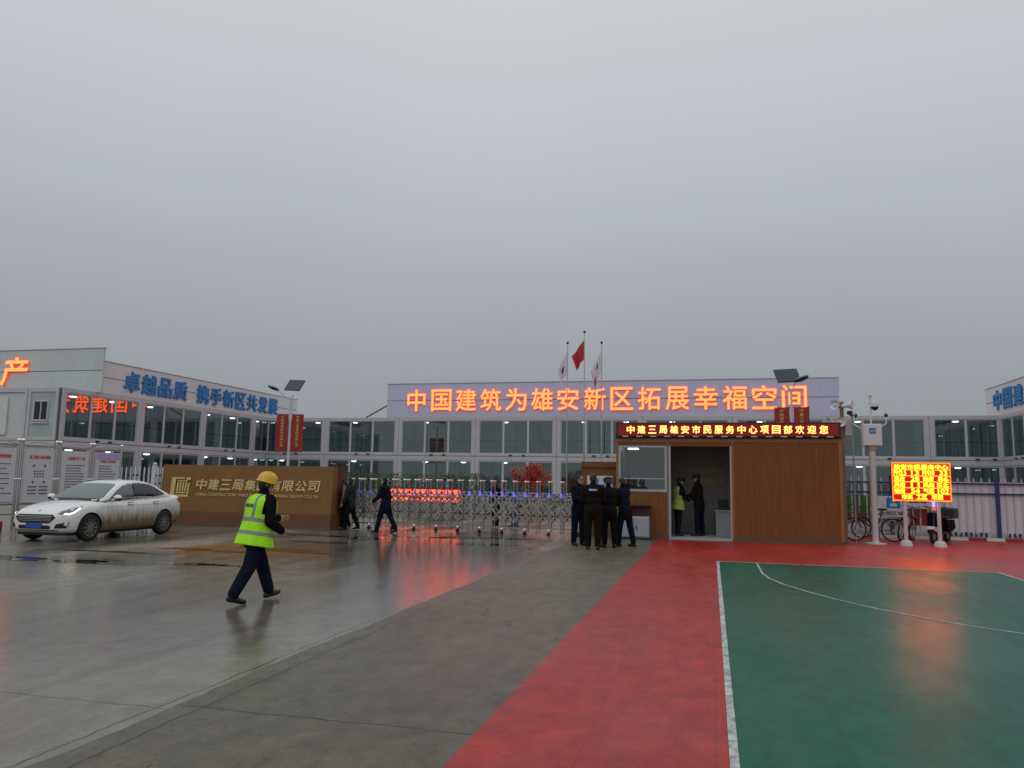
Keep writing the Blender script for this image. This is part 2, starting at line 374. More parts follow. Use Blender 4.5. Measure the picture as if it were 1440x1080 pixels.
        ck = t.nodes.new('ShaderNodeMath'); ck.operation = 'LESS_THAN'; ck.inputs[1].default_value = .0013; L(vo.outputs['Distance'], ck.inputs[0])
        ckm = t.nodes.new('ShaderNodeMath'); ckm.operation = 'MULTIPLY'; ckm.inputs[1].default_value = .75; L(ck.outputs[0], ckm.inputs[0])
        col = mixc(ckm.outputs[0], col, (.03, .028, .025))
    sp = t.nodes.new('ShaderNodeSeparateXYZ'); L(P, sp.inputs[0])
    if stain:
        (cx, cy, rx, ry, sc) = stain
        mp = t.nodes.new('ShaderNodeMapping'); mp.inputs['Location'].default_value = (-cx/rx, -cy/ry, 0); mp.inputs['Scale'].default_value = (1/rx, 1/ry, 0); L(P, mp.inputs[0])
        ln = t.nodes.new('ShaderNodeVectorMath'); ln.operation = 'LENGTH'; L(mp.outputs[0], ln.inputs[0])
        ds = t.nodes.new('ShaderNodeMath'); ds.operation = 'MULTIPLY_ADD'; L(noise(1.3, 5), ds.inputs[0]); ds.inputs[1].default_value = 2.2; L(ln.outputs['Value'], ds.inputs[2])
        sc2 = t.nodes.new('ShaderNodeMath'); sc2.operation = 'MULTIPLY'; sc2.inputs[1].default_value = .5; L(ds.outputs[0], sc2.inputs[0])
        k = ramp(sc2.outputs[0], .72, 1.0, (1, 1, 1), (0, 0, 0))
        col = mixc(k, col, sc)
    for ax, c, w in joints:
        wob = t.nodes.new('ShaderNodeMath'); wob.operation = 'MULTIPLY_ADD'; L(noise(2.2, 3), wob.inputs[0]); wob.inputs[1].default_value = .11; L(sp.outputs[ax], wob.inputs[2])
        cm = t.nodes.new('ShaderNodeMath'); cm.operation = 'COMPARE'; cm.inputs[1].default_value = c+.055; cm.inputs[2].default_value = w; L(wob.outputs[0], cm.inputs[0])
        col = mixc(cm.outputs[0], col, (.028, .026, .024))
    L(col, p.inputs['Base Color'])
    mr = t.nodes.new('ShaderNodeMapRange'); mr.inputs[1].default_value = .42; mr.inputs[2].default_value = .64; mr.inputs[3].default_value = r0; mr.inputs[4].default_value = r1
    L(wetn, mr.inputs[0]); L(mr.outputs[0], p.inputs['Roughness'])
    p.inputs['IOR'].default_value = 1.4; p.inputs['Specular IOR Level'].default_value = spec
    bp = t.nodes.new('ShaderNodeBump'); bp.inputs['Distance'].default_value = bump; bp.inputs['Strength'].default_value = .8
    L(noise(9, 9, (.6, 1.3, 1), ro=.72), bp.inputs['Height']); L(bp.outputs[0], p.inputs['Normal'])
    return m
M['ground'] = concrete('wet concrete', (.220, .196, .148), (.310, .282, .225), .05, .36, .34, .003, stain=(-10.6, 15.6, 2.6, 1.6, (.26, .135, .045)), wetdark=.72, cracks=.16, wetspot=(-6.3, 14.0, 3.4, 8.5), tracks=True,
                       joints=(('X', -9.5, .007), ('Y', 11.0, .007), ('Y', 16.4, .008), ('Y', 5.0, .007), ('X', -3.84, .009)))
M['slab'] = concrete('damp concrete slab', (.150, .132, .098), (.212, .188, .144), .36, .6, .5, .003, joints=(('Y', 5.05, .008), ('Y', 11.3, .008), ('Y', 17.5, .008), ('X', -3.50, .007)), spec=.28, wetdark=.8, cracks=.13)
M['redfloor'] = concrete('red sports floor', (.44, .034, .028), (.54, .046, .038), .30, .52, .5, .002, spec=.25, grain=.35, wetdark=.88, grid=(.8, .8, .012))
M['greenfloor'] = concrete('green sports floor', (.003, .118, .074), (.005, .142, .090), .30, .46, .45, .0015, spec=.16, grain=.3, wetdark=.9, grid=(.8, .8, .010))
M['line'] = mat('worn white line', (.42, .44, .42), .5, var=.6, scale=14)

sheet('ground', -400, 400, -60, 900, 0, 'ground')
# the slab along the road: a low step with a chipped edge
mb = MB(); n = 220; e = []
for i in range(n+1):
    y = -6+i*(30.0/n); e.append((-3.72+.03*math.sin(y*1.7)+random.uniform(-.012, .012)+.018*math.sin(y*.9+2)*math.sin(y*2.3), y))
for i in range(n):
    (xa, ya), (xb, yb) = e[i], e[i+1]
    mb.add([(xa, ya, .018), (-1.45, ya, .018), (-1.45, yb, .018), (xb, yb, .018), (xa-.02, ya, -.002), (xb-.02, yb, -.002)], [(0, 1, 2, 3), (4, 0, 3, 5)])
tag(mb.build('pavement', 'slab'), kind='structure')
sheet('red_sports_floor', -1.5, 40, -10, 27.0, .023, 'redfloor')
sheet('sports_court', .135, 5.30, -10, 17.13, .027, 'greenfloor')
def strip(pts, w, z):
    mb = MB(); q = []
    for i, (x, y) in enumerate(pts):
        a = pts[max(0, i-1)]; b = pts[min(len(pts)-1, i+1)]; d = Vector((b[0]-a[0], b[1]-a[1])).normalized()
        q.append(((x-d.y*w/2, y+d.x*w/2, z), (x+d.y*w/2, y-d.x*w/2, z)))
    for (a, b), (c, d) in zip(q, q[1:]): mb.add([a, b, d, c], [(0, 1, 2, 3)])
    return mb
mb = strip([(.11, -10), (.11, 17.16)], .055, .031)
mb2 = strip([(.14, 17.13), (5.28, 17.13)], .05, .031); mb.add(mb2.v, mb2.f)
mb2 = strip([(5.31, 17.16), (5.31, -10)], .055, .031); mb.add(mb2.v, mb2.f)
arc = [(.88, 17.1), (.88, 15.2), (.95, 14.45), (1.12, 13.7), (1.42, 12.85), (1.74, 12.15), (2.0, 11.68), (2.23, 11.33), (2.5, 11.0), (2.72, 10.72), (2.95, 10.49), (3.15, 10.32), (3.4, 10.15), (3.8, 9.95), (4.3, 9.8), (4.9, 9.72), (5.25, 9.7)]
sm = []
for i in range(len(arc)-1):
    for k in range(4): t = k/4; sm.append((arc[i][0]*(1-t)+arc[i+1][0]*t, arc[i][1]*(1-t)+arc[i+1][1]*t))
sm.append(arc[-1])
mb2 = strip(sm, .036, .031); mb.add(mb2.v, mb2.f)
tag(mb.build('court_line', 'line'), kind='structure')
M['water'] = mat('puddle water', (.03, .026, .02), .02, spec=.5, bump=.002, bscale=3)
M['mudwater'] = mat('muddy puddle water', (.13, .07, .028), .06, spec=.5, bump=.002, bscale=3)
def puddle(cx, cy, rx, ry, m='water', seed=0):
    rnd = random.Random(seed); ph = [rnd.uniform(0, 6.28) for _ in range(5)]
    pts = []
    for i in range(160):
        t = 2*math.pi*i/160; r = .8+.05*rnd.random()+sum(.30/(k+1)**.6*math.sin((k+2)*t+ph[k]) for k in range(5))
        pts.append((cx+rx*r*math.cos(t), cy+ry*r*math.sin(t), .004))
    tag(MB().add(pts, [tuple(range(160))]).build('puddle', m), kind='structure')
for a in ((-11.5, 12.35, 1.3, .28), (-10.2, 12.75, 1.5, .25), (-8.7, 12.9, .7, .2), (-12.2, 14.2, .9, .2), (-10.9, 20.3, 1.1, .35), (-9.2, 20.0, 1.0, .4), (-8.2, 21.0, 1.0, .3), (-6.3, 21.4, 1.4, .4), (-9.6, 18.2, .8, .25), (-5.6, 19.4, 1.1, .3), (-13.3, 12.6, .9, .2)):
    puddle(*a, seed=int(a[0]*100))
puddle(-9.3, 16.0, 1.3, .38, 'mudwater', 5); puddle(-10.9, 15.3, 1.2, .25, 'mudwater', 9)

# ------------------------------------------------------------------ container buildings (local x along the facade, -y outwards)
BAY = 6.05
def window_geo():
    fr = MB(); x0, x1 = .27, BAY-.27; H = 2.45
    fr.box(x0, x1, -.03, .05, 0, .07); fr.box(x0, x1, -.03, .05, H-.07, H)
    fr.box(x0, x0+.07, -.03, .05, .07, H-.07); fr.box(x1-.07, x1, -.03, .05, .07, H-.07)
    w = (x1-x0)/3
    for k in (1, 2): fr.box(x0+k*w-.075, x0+k*w+.075, -.035, .05, .07, H-.07)
    gl = MB(); br = MB()
    for k in range(3):
        a = x0+k*w+(.07 if k == 0 else .075); b = x0+(k+1)*w-(.07 if k == 2 else .075)
        gl.add([(a, .012, .07), (b, .012, .07), (b, .012, H-.07), (a, .012, H-.07)], [(0, 1, 2, 3)])
        c = (a+b)/2
        br.box(c-.03, c+.03, .055, .085, .07, H-.07); br.box(a, b, .09, .12, .95, 1.01)
    return fr, gl, br
_w = window_geo()
WF = {}
CR = random.Random(11)
M['curtain1'] = mat('blue grey curtain', (.13, .17, .22), .9); M['curtain2'] = mat('pale curtain', (.42, .42, .38), .9)
def add_windows(root, bays, levels):
    for z in levels:
        for b in bays:
            if not WF:
                f = _w[0].build('window', 'frame', root); g = _w[1].build('pane', 'glass', f); r = _w[2].build('glazing_bar', 'bar', f)
                WF['f'] = f
            else:
                f = copy_tree(WF['f'], root)
            f.location = (b, 0, z)
            if z > 1:
                for q in range(3):
                    if CR.random() < .42:
                        w = (BAY-.54)/3; a = .27+q*w+.1; ww = CR.choice((.45, .8, 1.6)); o_ = CR.choice((0, w-.2-ww)); h_ = CR.choice((2.3, 2.3, 1.5))
                        c_ = MB(); k_ = int(ww/.09)
                        for u in range(k_): c_.box(a+o_+u*.09, a+o_+u*.09+.088, .22+.03*(u % 2), .235+.03*(u % 2), 2.36-h_, 2.38)
                        c_.build('curtain', CR.choice(('room', 'curtain1', 'curtain2')), f)
LAMP = {}
def shell(root, xs0, xs1, bays, deep=7.0, vents=True, lamp_bays=None):
    """frames, slabs, corridor wall and roof of a two storey row of containers"""
    fr = MB()
    edges = sorted(set([b for b in bays]+[b+BAY for b in bays]))
    for z0, z1 in ((.02, .30), (2.97, 3.27), (3.31, 3.47), (5.90, 6.13)):
        for b in bays: fr.box(b+.012, b+BAY-.012, -.06, .14, z0, z1)
    for lo, hi in ((.30, 2.97), (3.47, 5.90)):
        for b in bays:
            fr.box(b+.012, b+.27, -.06, .14, lo, hi); fr.box(b+BAY-.27, b+BAY-.012, -.06, .14, lo, hi)
            fr.box(b+.25, b+.275, -.075, -.061, lo+.02, hi-.02); fr.box(b+BAY-.275, b+BAY-.25, -.075, -.061, lo+.02, hi-.02)
    fr.build('frame', 'frame', root)
    sm = MB()
    for e in edges: sm.box(e-.012, e+.012, 0, .12, .03, 6.12)
    sm.box(xs0, xs1, -.02, .1, 3.27, 3.31); sm.build('joint_strip', 'seam', root)
    rf = MB(); rf.box(xs0+.01, xs1-.01, .15, deep, 6.02, 6.12); rf.build('roof', 'grey', root)
    fl = MB(); fl.box(xs0+.01, xs1-.01, .145, deep, .0, .28); fl.box(xs0+.01, xs1-.01, .145, deep, 3.0, 3.40); fl.build('floor_slab', 'roomfloor', root)
    wl = MB()
    for z0, z1 in ((.28, 3.0), (3.40, 6.02)):
        wl.box(xs0+.02, xs1-.02, 2.3, 2.4, z0+.001, z1-.001)
        for b in bays[::2]: wl.box(b-.04, b+.04, .16, 2.29, z0+.002, z1-.002)
    wl.build('inner_wall', 'room', root)
    wl = MB(); wl.box(xs0, xs1, deep, deep+.12, 0, 6.13); wl.box(xs0, xs0+.1, .145, deep-.001, 0, 6.13); wl.box(xs1-.1, xs1, .145, deep-.001, 0, 6.13); wl.build('wall', 'panel', root)
    for b in bays:
        for x in (b+BAY*.44, b+BAY*.60):
            MB().rbox(x-.11, x+.11, -.16, -.061, 3.345, 3.42, .01).build('vent_cowl', 'black', root)
    for i, b in enumerate(bays):
        for z in (2.86, 5.84):
            for x in ((b+BAY*.33,) if i % 2 else (b+BAY*.30, b+BAY*.80)):
                if (lamp_bays and (i, z, x > b+3) in lamp_bays): continue
                if not LAMP:
                    LAMP['m'] = MB().lathe([(.0, .02), (.19, .02), (.20, 0), (.16, -.05), (.0, -.07)], 16).build('ceiling_lamp', 'lamp', root)
                    l = LAMP['m']
                else: l = LAMP['m'].copy(); COL.objects.link(l); l.parent = root
                l.location = (x, 1.0, z)

mainb = empty('container_building', (0, 55, 0), 0, 'long two storey white container office behind the gate, under the sign with lit orange letters', 'building')
bays = [-34.85+BAY*k for k in range(9)]
shell(mainb, -34.85, 19.6, bays, 7.0, lamp_bays={(0, 2.86, True), (2, 5.84, True), (3, 2.86, True), (6, 5.84, True), (4, 2.86, True)})
add_windows(mainb, bays, (.5, 3.46))
leftb = empty('container_building', (-33.5, 0, 0), R(90), 'two storey grey and white container wing on the left, under the blue lettered fascia', 'building')
lb = [34.3+BAY*k for k in range(4)]
shell(leftb, 34.3, 58.5, lb, 9.0)
add_windows(leftb, lb[:3]+lb[3:], (.5, 3.46))
# its end wall (facing the camera): panels, corner posts, small window
ew = MB()
for z0, z1 in ((.02, .30), (2.97, 3.27), (3.31, 3.47), (5.90, 6.13)):
    ew.box(34.22, 34.298, .145, 2.10, z0, z1); ew.box(34.22, 34.298, 2.16, 9.0, z0, z1)
for lo, hi in ((.30, 2.97), (3.47, 5.90)):
    for y0, y1 in ((.145, .30), (1.92, 2.10), (2.16, 2.34)): ew.box(34.22, 34.298, y0, y1, lo, hi)
ew.build('end_frame', 'frame', leftb)
wn = MB(); X = 34.25
wn.box(X-.05, X+.04, .70, .78, 4.33, 5.45); wn.box(X-.05, X+.04, 1.62, 1.70, 4.33, 5.45); wn.box(X-.05, X+.04, .781, 1.619, 4.33, 4.41); wn.box(X-.05, X+.04, .781, 1.619, 5.37, 5.45); wn.box(X-.045, X+.035, 1.17, 1.23, 4.411, 5.369); wn.box(X-.11, X-.051, .62, 1.78, 4.20, 4.27)
ewin = wn.build('end_window', 'frame', leftb)
MB().add([(X-.01, .78, 4.41), (X-.01, 1.62, 4.41), (X-.01, 1.62, 5.37), (X-.01, .78, 5.37)], [(0, 1, 2, 3)]).build('pane', 'bar', ewin)
MB().box(34.2, 34.29, 3.4, 4.3, 3.6, 5.6).build('end_door', 'white', leftb)
rightb = empty('container_building', (17.6, 0, 0), R(-90), 'two storey container wing at the right edge of the picture', 'building')
rb = [-55.0+BAY*k for k in range(3)]
shell(rightb, -55.0, -36.85, rb, 7.0)
add_windows(rightb, rb, (.5, 3.46))

# rooftop signs
def roof_sign(loc, rz, x0, x1, z0, z1, m, label, group=None):
    r = empty('rooftop_sign', loc, rz, label, 'sign', group)
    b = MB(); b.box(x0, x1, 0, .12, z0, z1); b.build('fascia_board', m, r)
    zm = (z0+z1)/2; s = MB(); s.box(x0+.01, x1-.01, -.006, -.001, zm-.02, zm+.02); s.build('seam', 'seam', r)
    t = MB(); t.box(x0-.02, x1+.02, -.03, .15, z1+.001, z1+.05); t.build('coping', 'grey', r)
    br = MB()
    k = x0+1
    while k < x1: br.cyl((k, .125, z1-.3), (k, 1.9, 6.16), .04, n=6); br.box(k-.03, k+.03, .121, .18, z0, z1-.05); k += 3
    br.build('brace', 'grey', r)
    return r
rs = roof_sign((0, 54.94, 0), 0, -23.75, 8.25, 6.15, 8.66, 'fascia', 'long fascia with LED glow painted in as lavender, carrying lit orange characters above the building behind the gate')
t = MB(); chars = '中国建筑为雄安新区拓展幸福空间'
x = -22.05; step = (6.38+22.05-1.72)/14
for i, ch in enumerate(chars): text_mb(t, ch, x+i*step, x+i*step+(1.42 if ch == '中' else 1.56), 6.60, 8.20, -.14, .07, bold=.010, face=0, side=1)
t.build('lettering', ['letter', 'letterside'], rs)
MB().cyl((-23.8, .3, 7.1), (-25.6, .3, 6.15), .05, n=6).build('side_brace', 'maroon', rs)
rs = roof_sign((-33.5, 0, 0), R(90), 36.75, 58.7, 6.15, 7.95, 'fascia2', 'pale side fascia with blue characters receding along the left wing')
t = MB()
chars = '卓越品质 携手新区共发展'; n = len(chars); a, b = 38.75, 55.4; st = (b-a)/(n-.35)
xx = a
for ch in chars:
    if ch == ' ': xx += st*.62; t.build('lettering', 'bluesign', rs); t = MB(); continue
    text_mb(t, ch, xx, xx+1.30, 6.42, 7.66, -.10, .098, bold=.03); xx += st*1.03
t.build('lettering', 'bluesign', rs)
rs = roof_sign((0, 36.6, 0), 0, -50, -33.1, 6.13, 8.62, 'panel', 'grey ribbed parapet at the far left with one lit orange character')
t = MB(); text_mb(t, '产', -39.95, -38.15, 6.58, 8.22, -.14, .07, bold=.016, face=0, side=1, shear=.1); text_mb(t, '生', -42.4, -40.6, 6.58, 8.22, -.14, .07, bold=.016, face=0, side=1, shear=.1)
t.build('lettering', ['letter', 'letterside'], rs)
rs = roof_sign((17.6, 0, 0), R(-90), -57.4, -36.9, 6.15, 8.0, 'fascia2', 'pale fascia with blue characters on the wing at the right edge')
t = MB(); x = -55.7
for ch in '中国建筑股份有限公司': text_mb(t, ch, x, x+1.35, 6.45, 7.72, -.10, .098, bold=.03); x += 1.72
t.build('lettering', 'bluesign', rs)

# ------------------------------------------------------------------ gatehouse
gh = empty('gatehouse', (0, 23.15, 0), 0, 'brown clad gatehouse under the red scrolling LED sign, with a window and an open doorway', 'gatehouse')
x0, x1, D, H = -2.69, 3.48, 2.6, 2.90
b = MB()
b.box(x0, -2.63, 0, .10, 0, H); b.box(-2.63, -1.24, 0, .10, 0, 1.36); b.box(-2.63, -1.24, 0, .10, 2.69, H); b.box(-1.24, -1.19, 0, .10, 0, H)
b.box(-1.19, .56, 0, .10, 2.68, H); b.box(.56, x1, 0, .10, 0, H)
b.box(x0, x0+.1, .101, D, 0, H); b.box(x1-.1, x1, .101, D, 0, H); b.box(x0, x1, D+.001, D+.1, 0, H)
b.build('wall', 'brown', gh)
M['browntrim'] = mat('light brown trim', (.31, .125, .032), .45, var=.12, scale=3, stretch=(5, 5, .6))
b = MB(); b.box(x0-.012, -2.64, -.014, -.001, .101, H); b.box(x1-.07, x1+.012, -.014, -.001, .101, H); b.box(-2.639, x1-.071, -.014, -.001, H-.10, H); b.box(-1.235, -1.20, -.014, -.001, .101, H-.101); b.box(.563, .62, -.014, -.001, .101, H-.101); b.build('corner_trim', 'browntrim', gh)
b = MB(); b.box(x0+.10, x1-.10, .101, D, 0, .09); b.box(-1.19, .56, -.03, .10, 0, .085); b.build('floor', 'grey', gh)
b = MB(); b.box(x0-.03, x1+.03, -.03, D+.13, H+.001, H+.05); b.build('roof', 'dark', gh)
b = MB(); b.box(x0+.101, x1-.101, D-.02, D, .09, H-.01); b.box(.60, .64, .102, D-.021, .09, H-.01); b.box(-1.25, -1.21, 1.2, D-.021, .09, H-.01); b.build('inner_wall', 'boothwall', gh)
t = MB(); text_mb(t, '实名制通道请刷卡', -.72, .36, 1.96, 2.12, D-.035, .012, bold=.02); t.build('wall_lettering', 'dimgold', gh); t = MB(); text_mb(t, '进场请打卡', -.40, .36, 1.62, 1.78, D-.035, .012, bold=.02); t.build('wall_lettering', 'dimgold', gh)
f = MB(); f.box(-2.63, -2.57, -.012, .06, 1.36, 2.69); f.box(-1.30, -1.24, -.012, .06, 1.36, 2.69); f.box(-2.57, -1.30, -.012, .06, 1.36, 1.43); f.box(-2.57, -1.30, -.012, .06, 2.64, 2.69); f.box(-2.57, -1.30, -.01, .05, 1.72, 1.75)
wf = f.build('window', 'cabinet', gh)
MB().add([(-2.57, .03, 1.43), (-1.30, .03, 1.43), (-1.30, .03, 2.64), (-2.57, .03, 2.64)], [(0, 1, 2, 3)]).build('pane', 'clear', wf)
b = MB(); b.box(-2.5, -1.4, .3, .85, 1.30, 1.36); b.build('counter', 'white', gh)
b = MB(); b.box(.12, .58, 1.3, 2.2, .09, .80); b.box(.08, .585, 1.26, 2.24, .801, .84); b.build('desk', 'grey', gh)
b = MB(); b.rbox(.2, .5, 1.9, 2.0, .90, 1.14, .01); b.box(.33, .37, 1.93, 1.97, .841, .899); b.build('monitor', 'black', gh)
f = MB(); f.box(-1.19, -1.13, -.012, .101, .086, 2.68); f.box(.52, .56, -.012, .101, .086, 2.68); f.build('door_frame', 'cabinet', gh)
lm = MB().box(-2.45, -2.15, .9, 1.2, 2.62, 2.66); lm.build('ceiling_lamp', 'lamp', gh)
b = MB(); b.box(-3.80, -2.70, .45, .55, 0, 2.22); b.box(-3.80, -2.70, .40, .449, 2.05, 2.22); b.build('low_wall', 'brown', gh)
nb = MB().box(-3.62, -2.85, .41, .449, 1.30, 1.80).build('notice_panel', 'poster', gh)
q = MB()
for x, z in ((-3.5, 1.62), (-3.05, 1.66), (-3.3, 1.45)): q.box(x, x+.22, .40, .409, z-.08, z+.1)
q.build('poster_print', 'bluesign', nb)
b = MB(); b.box(x0+.002, -1.195, -.02, -.001, 0, .10); b.box(.565, x1-.002, -.02, -.001, 0, .10); b.build('skirting', 'brown2', gh)

led = empty('led_sign', (0, 23.05, 2.955), 0, 'long red scrolling LED sign with yellow characters on the gatehouse roof', 'LED sign')
b = MB(); b.box(-2.69, 3.47, .02, .24, 0, .40); b.box(-2.69, 3.47, -.02, .019, 0, .03); b.box(-2.69, 3.47, -.02, .019, .37, .40); b.box(-2.69, -2.64, -.02, .019, .031, .369); b.box(3.42, 3.47, -.02, .019, .031, .369); b.build('housing', 'dark', led)
MB().box(-2.635, 3.415, .0, .018, .032, .368).build('screen', 'ledback', led)
t = MB(); chars = '中建三局雄安市民服务中心项目部欢迎您'; st = (3.21+2.40)/len(chars)
for i, ch in enumerate(chars): text_mb(t, ch, -2.40+i*st+.02, -2.40+i*st+st-.065, .085, .315, -.006, .005, bold=.02)
t.build('lettering', 'ledtext', led)
b = MB()
for i in range(15): b.box(-2.5+i*.4, -2.33+i*.4, -.05, -.021, -.012, .012)
b.build('edge_clip', 'white', led)

wb = empty('waste_cabinet', (-2.13, 22.86, 0), 0, 'grey double door waste cabinet under the gatehouse window', 'cabinet')
b = MB(); b.rbox(-.41, .41, -.2, .2, .08, .66, .01); b.build('body', 'cabinet', wb)
b = MB(); b.box(-.44, .44, .14, .22, .661, .96); b.box(-.44, .44, -.2, .22, .961, .985); b.build('hood', 'maroon', wb)
b = MB(); b.box(-.42, .42, -.18, .2, 0, .079); b.build('base', 'dark', wb)
for s in (-1, 1):
    d = MB().rbox(min(s*.01, s*.39), max(s*.01, s*.39), -.22, -.201, .11, .63, .006).build('door', 'cabinet', wb)
    MB().box(s*.06-.015, s*.06+.015, -.235, -.221, .3, .42).build('handle', 'dark', d)
p = MB().rbox(-.27, -.10, -.235, -.19, .68, .92, .02).build('inlet_panel', 'white', wb)
MB().cyl((-.185, -.245, .81), (-.185, -.236, .81), .055, n=14).build('inlet_hole', 'black', p)

# ------------------------------------------------------------------ entrance sign wall
es = empty('entrance_sign', (-14.4, 22.3, 0), 0, 'long bronze brown entrance wall with gold company lettering beside the white car', 'sign')
x0, x1 = -3.07, 3.07
def slab(mb, xa, xb, za, zb, ya, yb, yc):    # front leans back: ya at the foot, yb at the top, yc rear
    mb.add([(xa, ya, za), (xb, ya, za), (xb, yc, za), (xa, yc, za), (xa, yb, zb), (xb, yb, zb), (xb, yc, zb), (xa, yc, zb)],
           [(3, 2, 1, 0), (4, 5, 6, 7), (0, 1, 5, 4), (1, 2, 6, 5), (2, 3, 7, 6), (3, 0, 4, 7)])
b = MB(); slab(b, x0, x1, .471, 1.95, -.115, 0, .72); b.build('panel', 'brownsign', es)
b = MB(); slab(b, x0-.01, x1+.01, 0, .47, -.16, -.125, .73); b.build('plinth', 'brown2', es)
b = MB(); b.box(x1+.001, x1+.02, .30, .715, .475, 1.945); b.build('side_panel', 'maroon', es)
def lean(z): return -.115+(z-.47)/1.48*.115
t = MB(); st = 4.44/10
for i, ch in enumerate('中建三局集团有限公司'): text_mb(t, ch, -1.74+i*st, -1.74+i*st+.385, 1.16, 1.50, lean(1.33)-.035, .03, bold=.022, shear=.18)
text_mb(t, 'CHINA CONSTRUCTION THIRD ENGINEERING BUREAU GROUP CO.,LTD.', -1.74, 2.64, .95, 1.055, lean(1)-.03, .02, bold=.012, shear=.18)
t.build('lettering', 'gold', es)
lg = MB(); yy = lean(1.2)-.035
def para(xa, xb, za, zb): 
    k = .12; lg.add([(xa+k*(za-1.2), yy, za), (xb+k*(za-1.2), yy, za), (xb+k*(zb-1.2), yy, zb), (xa+k*(zb-1.2), yy, zb)]+[(xa+k*(za-1.2), yy+.03, za), (xb+k*(za-1.2), yy+.03, za), (xb+k*(zb-1.2), yy+.03, zb), (xa+k*(zb-1.2), yy+.03, zb)],
           [(0, 1, 2, 3), (4, 5, 1, 0), (1, 5, 6, 2), (2, 6, 7, 3), (3, 7, 4, 0)])
para(-2.68, -2.53, .92, 1.54); para(-2.53, -2.0, .92, .985); para(-2.06, -2.0, .985, 1.36); para(-2.53, -2.22, 1.49, 1.54)
for xa in (-2.46, -2.36, -2.26, -2.16): para(xa, xa+.055, 1.10, 1.40)
para(-2.46, -2.10, 1.03, 1.075); para(-2.46, -2.10, 1.42, 1.45); para(-2.14, -1.99, 1.46, 1.54)
lg.build('emblem', 'gold', es)

# ------------------------------------------------------------------ retractable gate
gt = empty('retractable_gate', (-7.6, 23.4, 0), 0, 'stainless scissor retractable gate across the entrance', 'gate')
NP = 20; SP = 7.35/NP
seg = MB()
for y in (-.2, .2):
    seg.cyl((0, y, .06), (0, y, 1.56), .02, n=8)
    for z0, z1 in ((1.22, .80), (.80, 1.22), (.80, .36), (.36, .80)): seg.bar((0, y*1.12, z0), (SP, y*1.12, z1), .012, .045)
    seg.bar((0, y, .20), (SP, y, .20), .012, .025)
for y in (-.2, .2): seg.ell((SP/2, y*1.12, 1.235), (.045, .02, .03), sub=1)
cap = MB(); cap.cyl((0, -.24, 1.58), (0, .24, 1.58), .032, n=10); cap.ell((0, -.24, 1.58), (.034, .02, .034), sub=1)
pl = MB()
for zc, hh in ((.585, .13),): pl.add([(SP/2-.0, -.21, zc+hh), (SP/2+.10, -.21, zc), (SP/2, -.21, zc-hh), (SP/2-.10, -.21, zc), (SP/2, -.204, zc+hh), (SP/2+.10, -.204, zc), (SP/2, -.204, zc-hh), (SP/2-.10, -.204, zc)], [(0, 1, 2, 3), (7, 6, 5, 4), (0, 4, 5, 1), (1, 5, 6, 2), (2, 6, 7, 3), (3, 7, 4, 0)])
wh = MB(); wh.cyl((0, -.26, .055), (0, -.20, .055), .055, n=14); wh.ell((0, -.23, .16), (.045, .06, .055), sub=2, mi=1)
lp = MB()
for y in (-.235, .235): lp.box(-.022, .022, y-.012, y+.012, 1.13, 1.26)
seg0 = seg.build('gate_segment', 'gatesteel', gt, smooth=True)
cap.build('cap', 'chrome', seg0, smooth=True); pl.build('infill_plate', 'maroon', seg0); lp.build('strip_lamp', 'bluelamp', seg0)
wh0 = wh.build('wheel', ['rubber', 'chrome'], seg0, smooth=True)
dull = bpy.data.materials.new('dim blue lamp'); dull.use_nodes = True
dp = dull.node_tree.nodes['Principled BSDF']; dp.inputs['Base Color'].default_value = (.05, .06, .30, 1); dp.inputs['Emission Color'].default_value = (.08, .08, .9, 1); dp.inputs['Emission Strength'].default_value = .5
segs = [seg0]
for i in range(1, NP): segs.append(copy_tree(seg0, gt))
for i, sg in enumerate(segs):
    sg.location = (-3.675+i*SP, .25*math.sin(i*.25), 0)
    for ch in list(sg.children):
        if ch.name.startswith('wheel') and i % 2: bpy.data.objects.remove(ch)
        elif ch.name.startswith('strip_lamp') and i < 11:
            ch.data = ch.data.copy(); ch.data.materials[0] = dull
du = MB(); du.rbox(3.62, 3.85, -.3, .3, .12, 1.25, .04); d = du.build('drive_unit', 'steel', gt)
w_ = MB()
for x, y in ((3.66, -.27), (3.82, -.27), (3.66, .27), (3.82, .27)): w_.cyl((x, y-.03, .06), (x, y+.03, .06), .06, n=12)
w_.build('drive_wheel', 'rubber', d)

tk = empty('led_ticker', (-11.4, 30, 0), 0, 'low red LED ticker board glowing behind the gate bars', 'LED sign')
b = MB(); b.box(-1.85, 1.85, .02, .16, .62, 1.26); b.box(-1.7, -1.6, .03, .15, 0, .619); b.box(1.6, 1.7, .03, .15, 0, .619); b.build('housing', 'dark', tk)
MB().box(-1.80, 1.80, 0, .019, .68, 1.22).build('screen', 'tickerback', tk)
t = MB(); text_mb(t, '欢迎各级领导莅临指导', -1.72, 1.72, .93, 1.20, -.008, .007, bold=.03); text_mb(t, '安全第一预防为主', -1.72, 1.72, .72, .86, -.008, .007, bold=.03); t.build('lettering', 'ticker', tk)

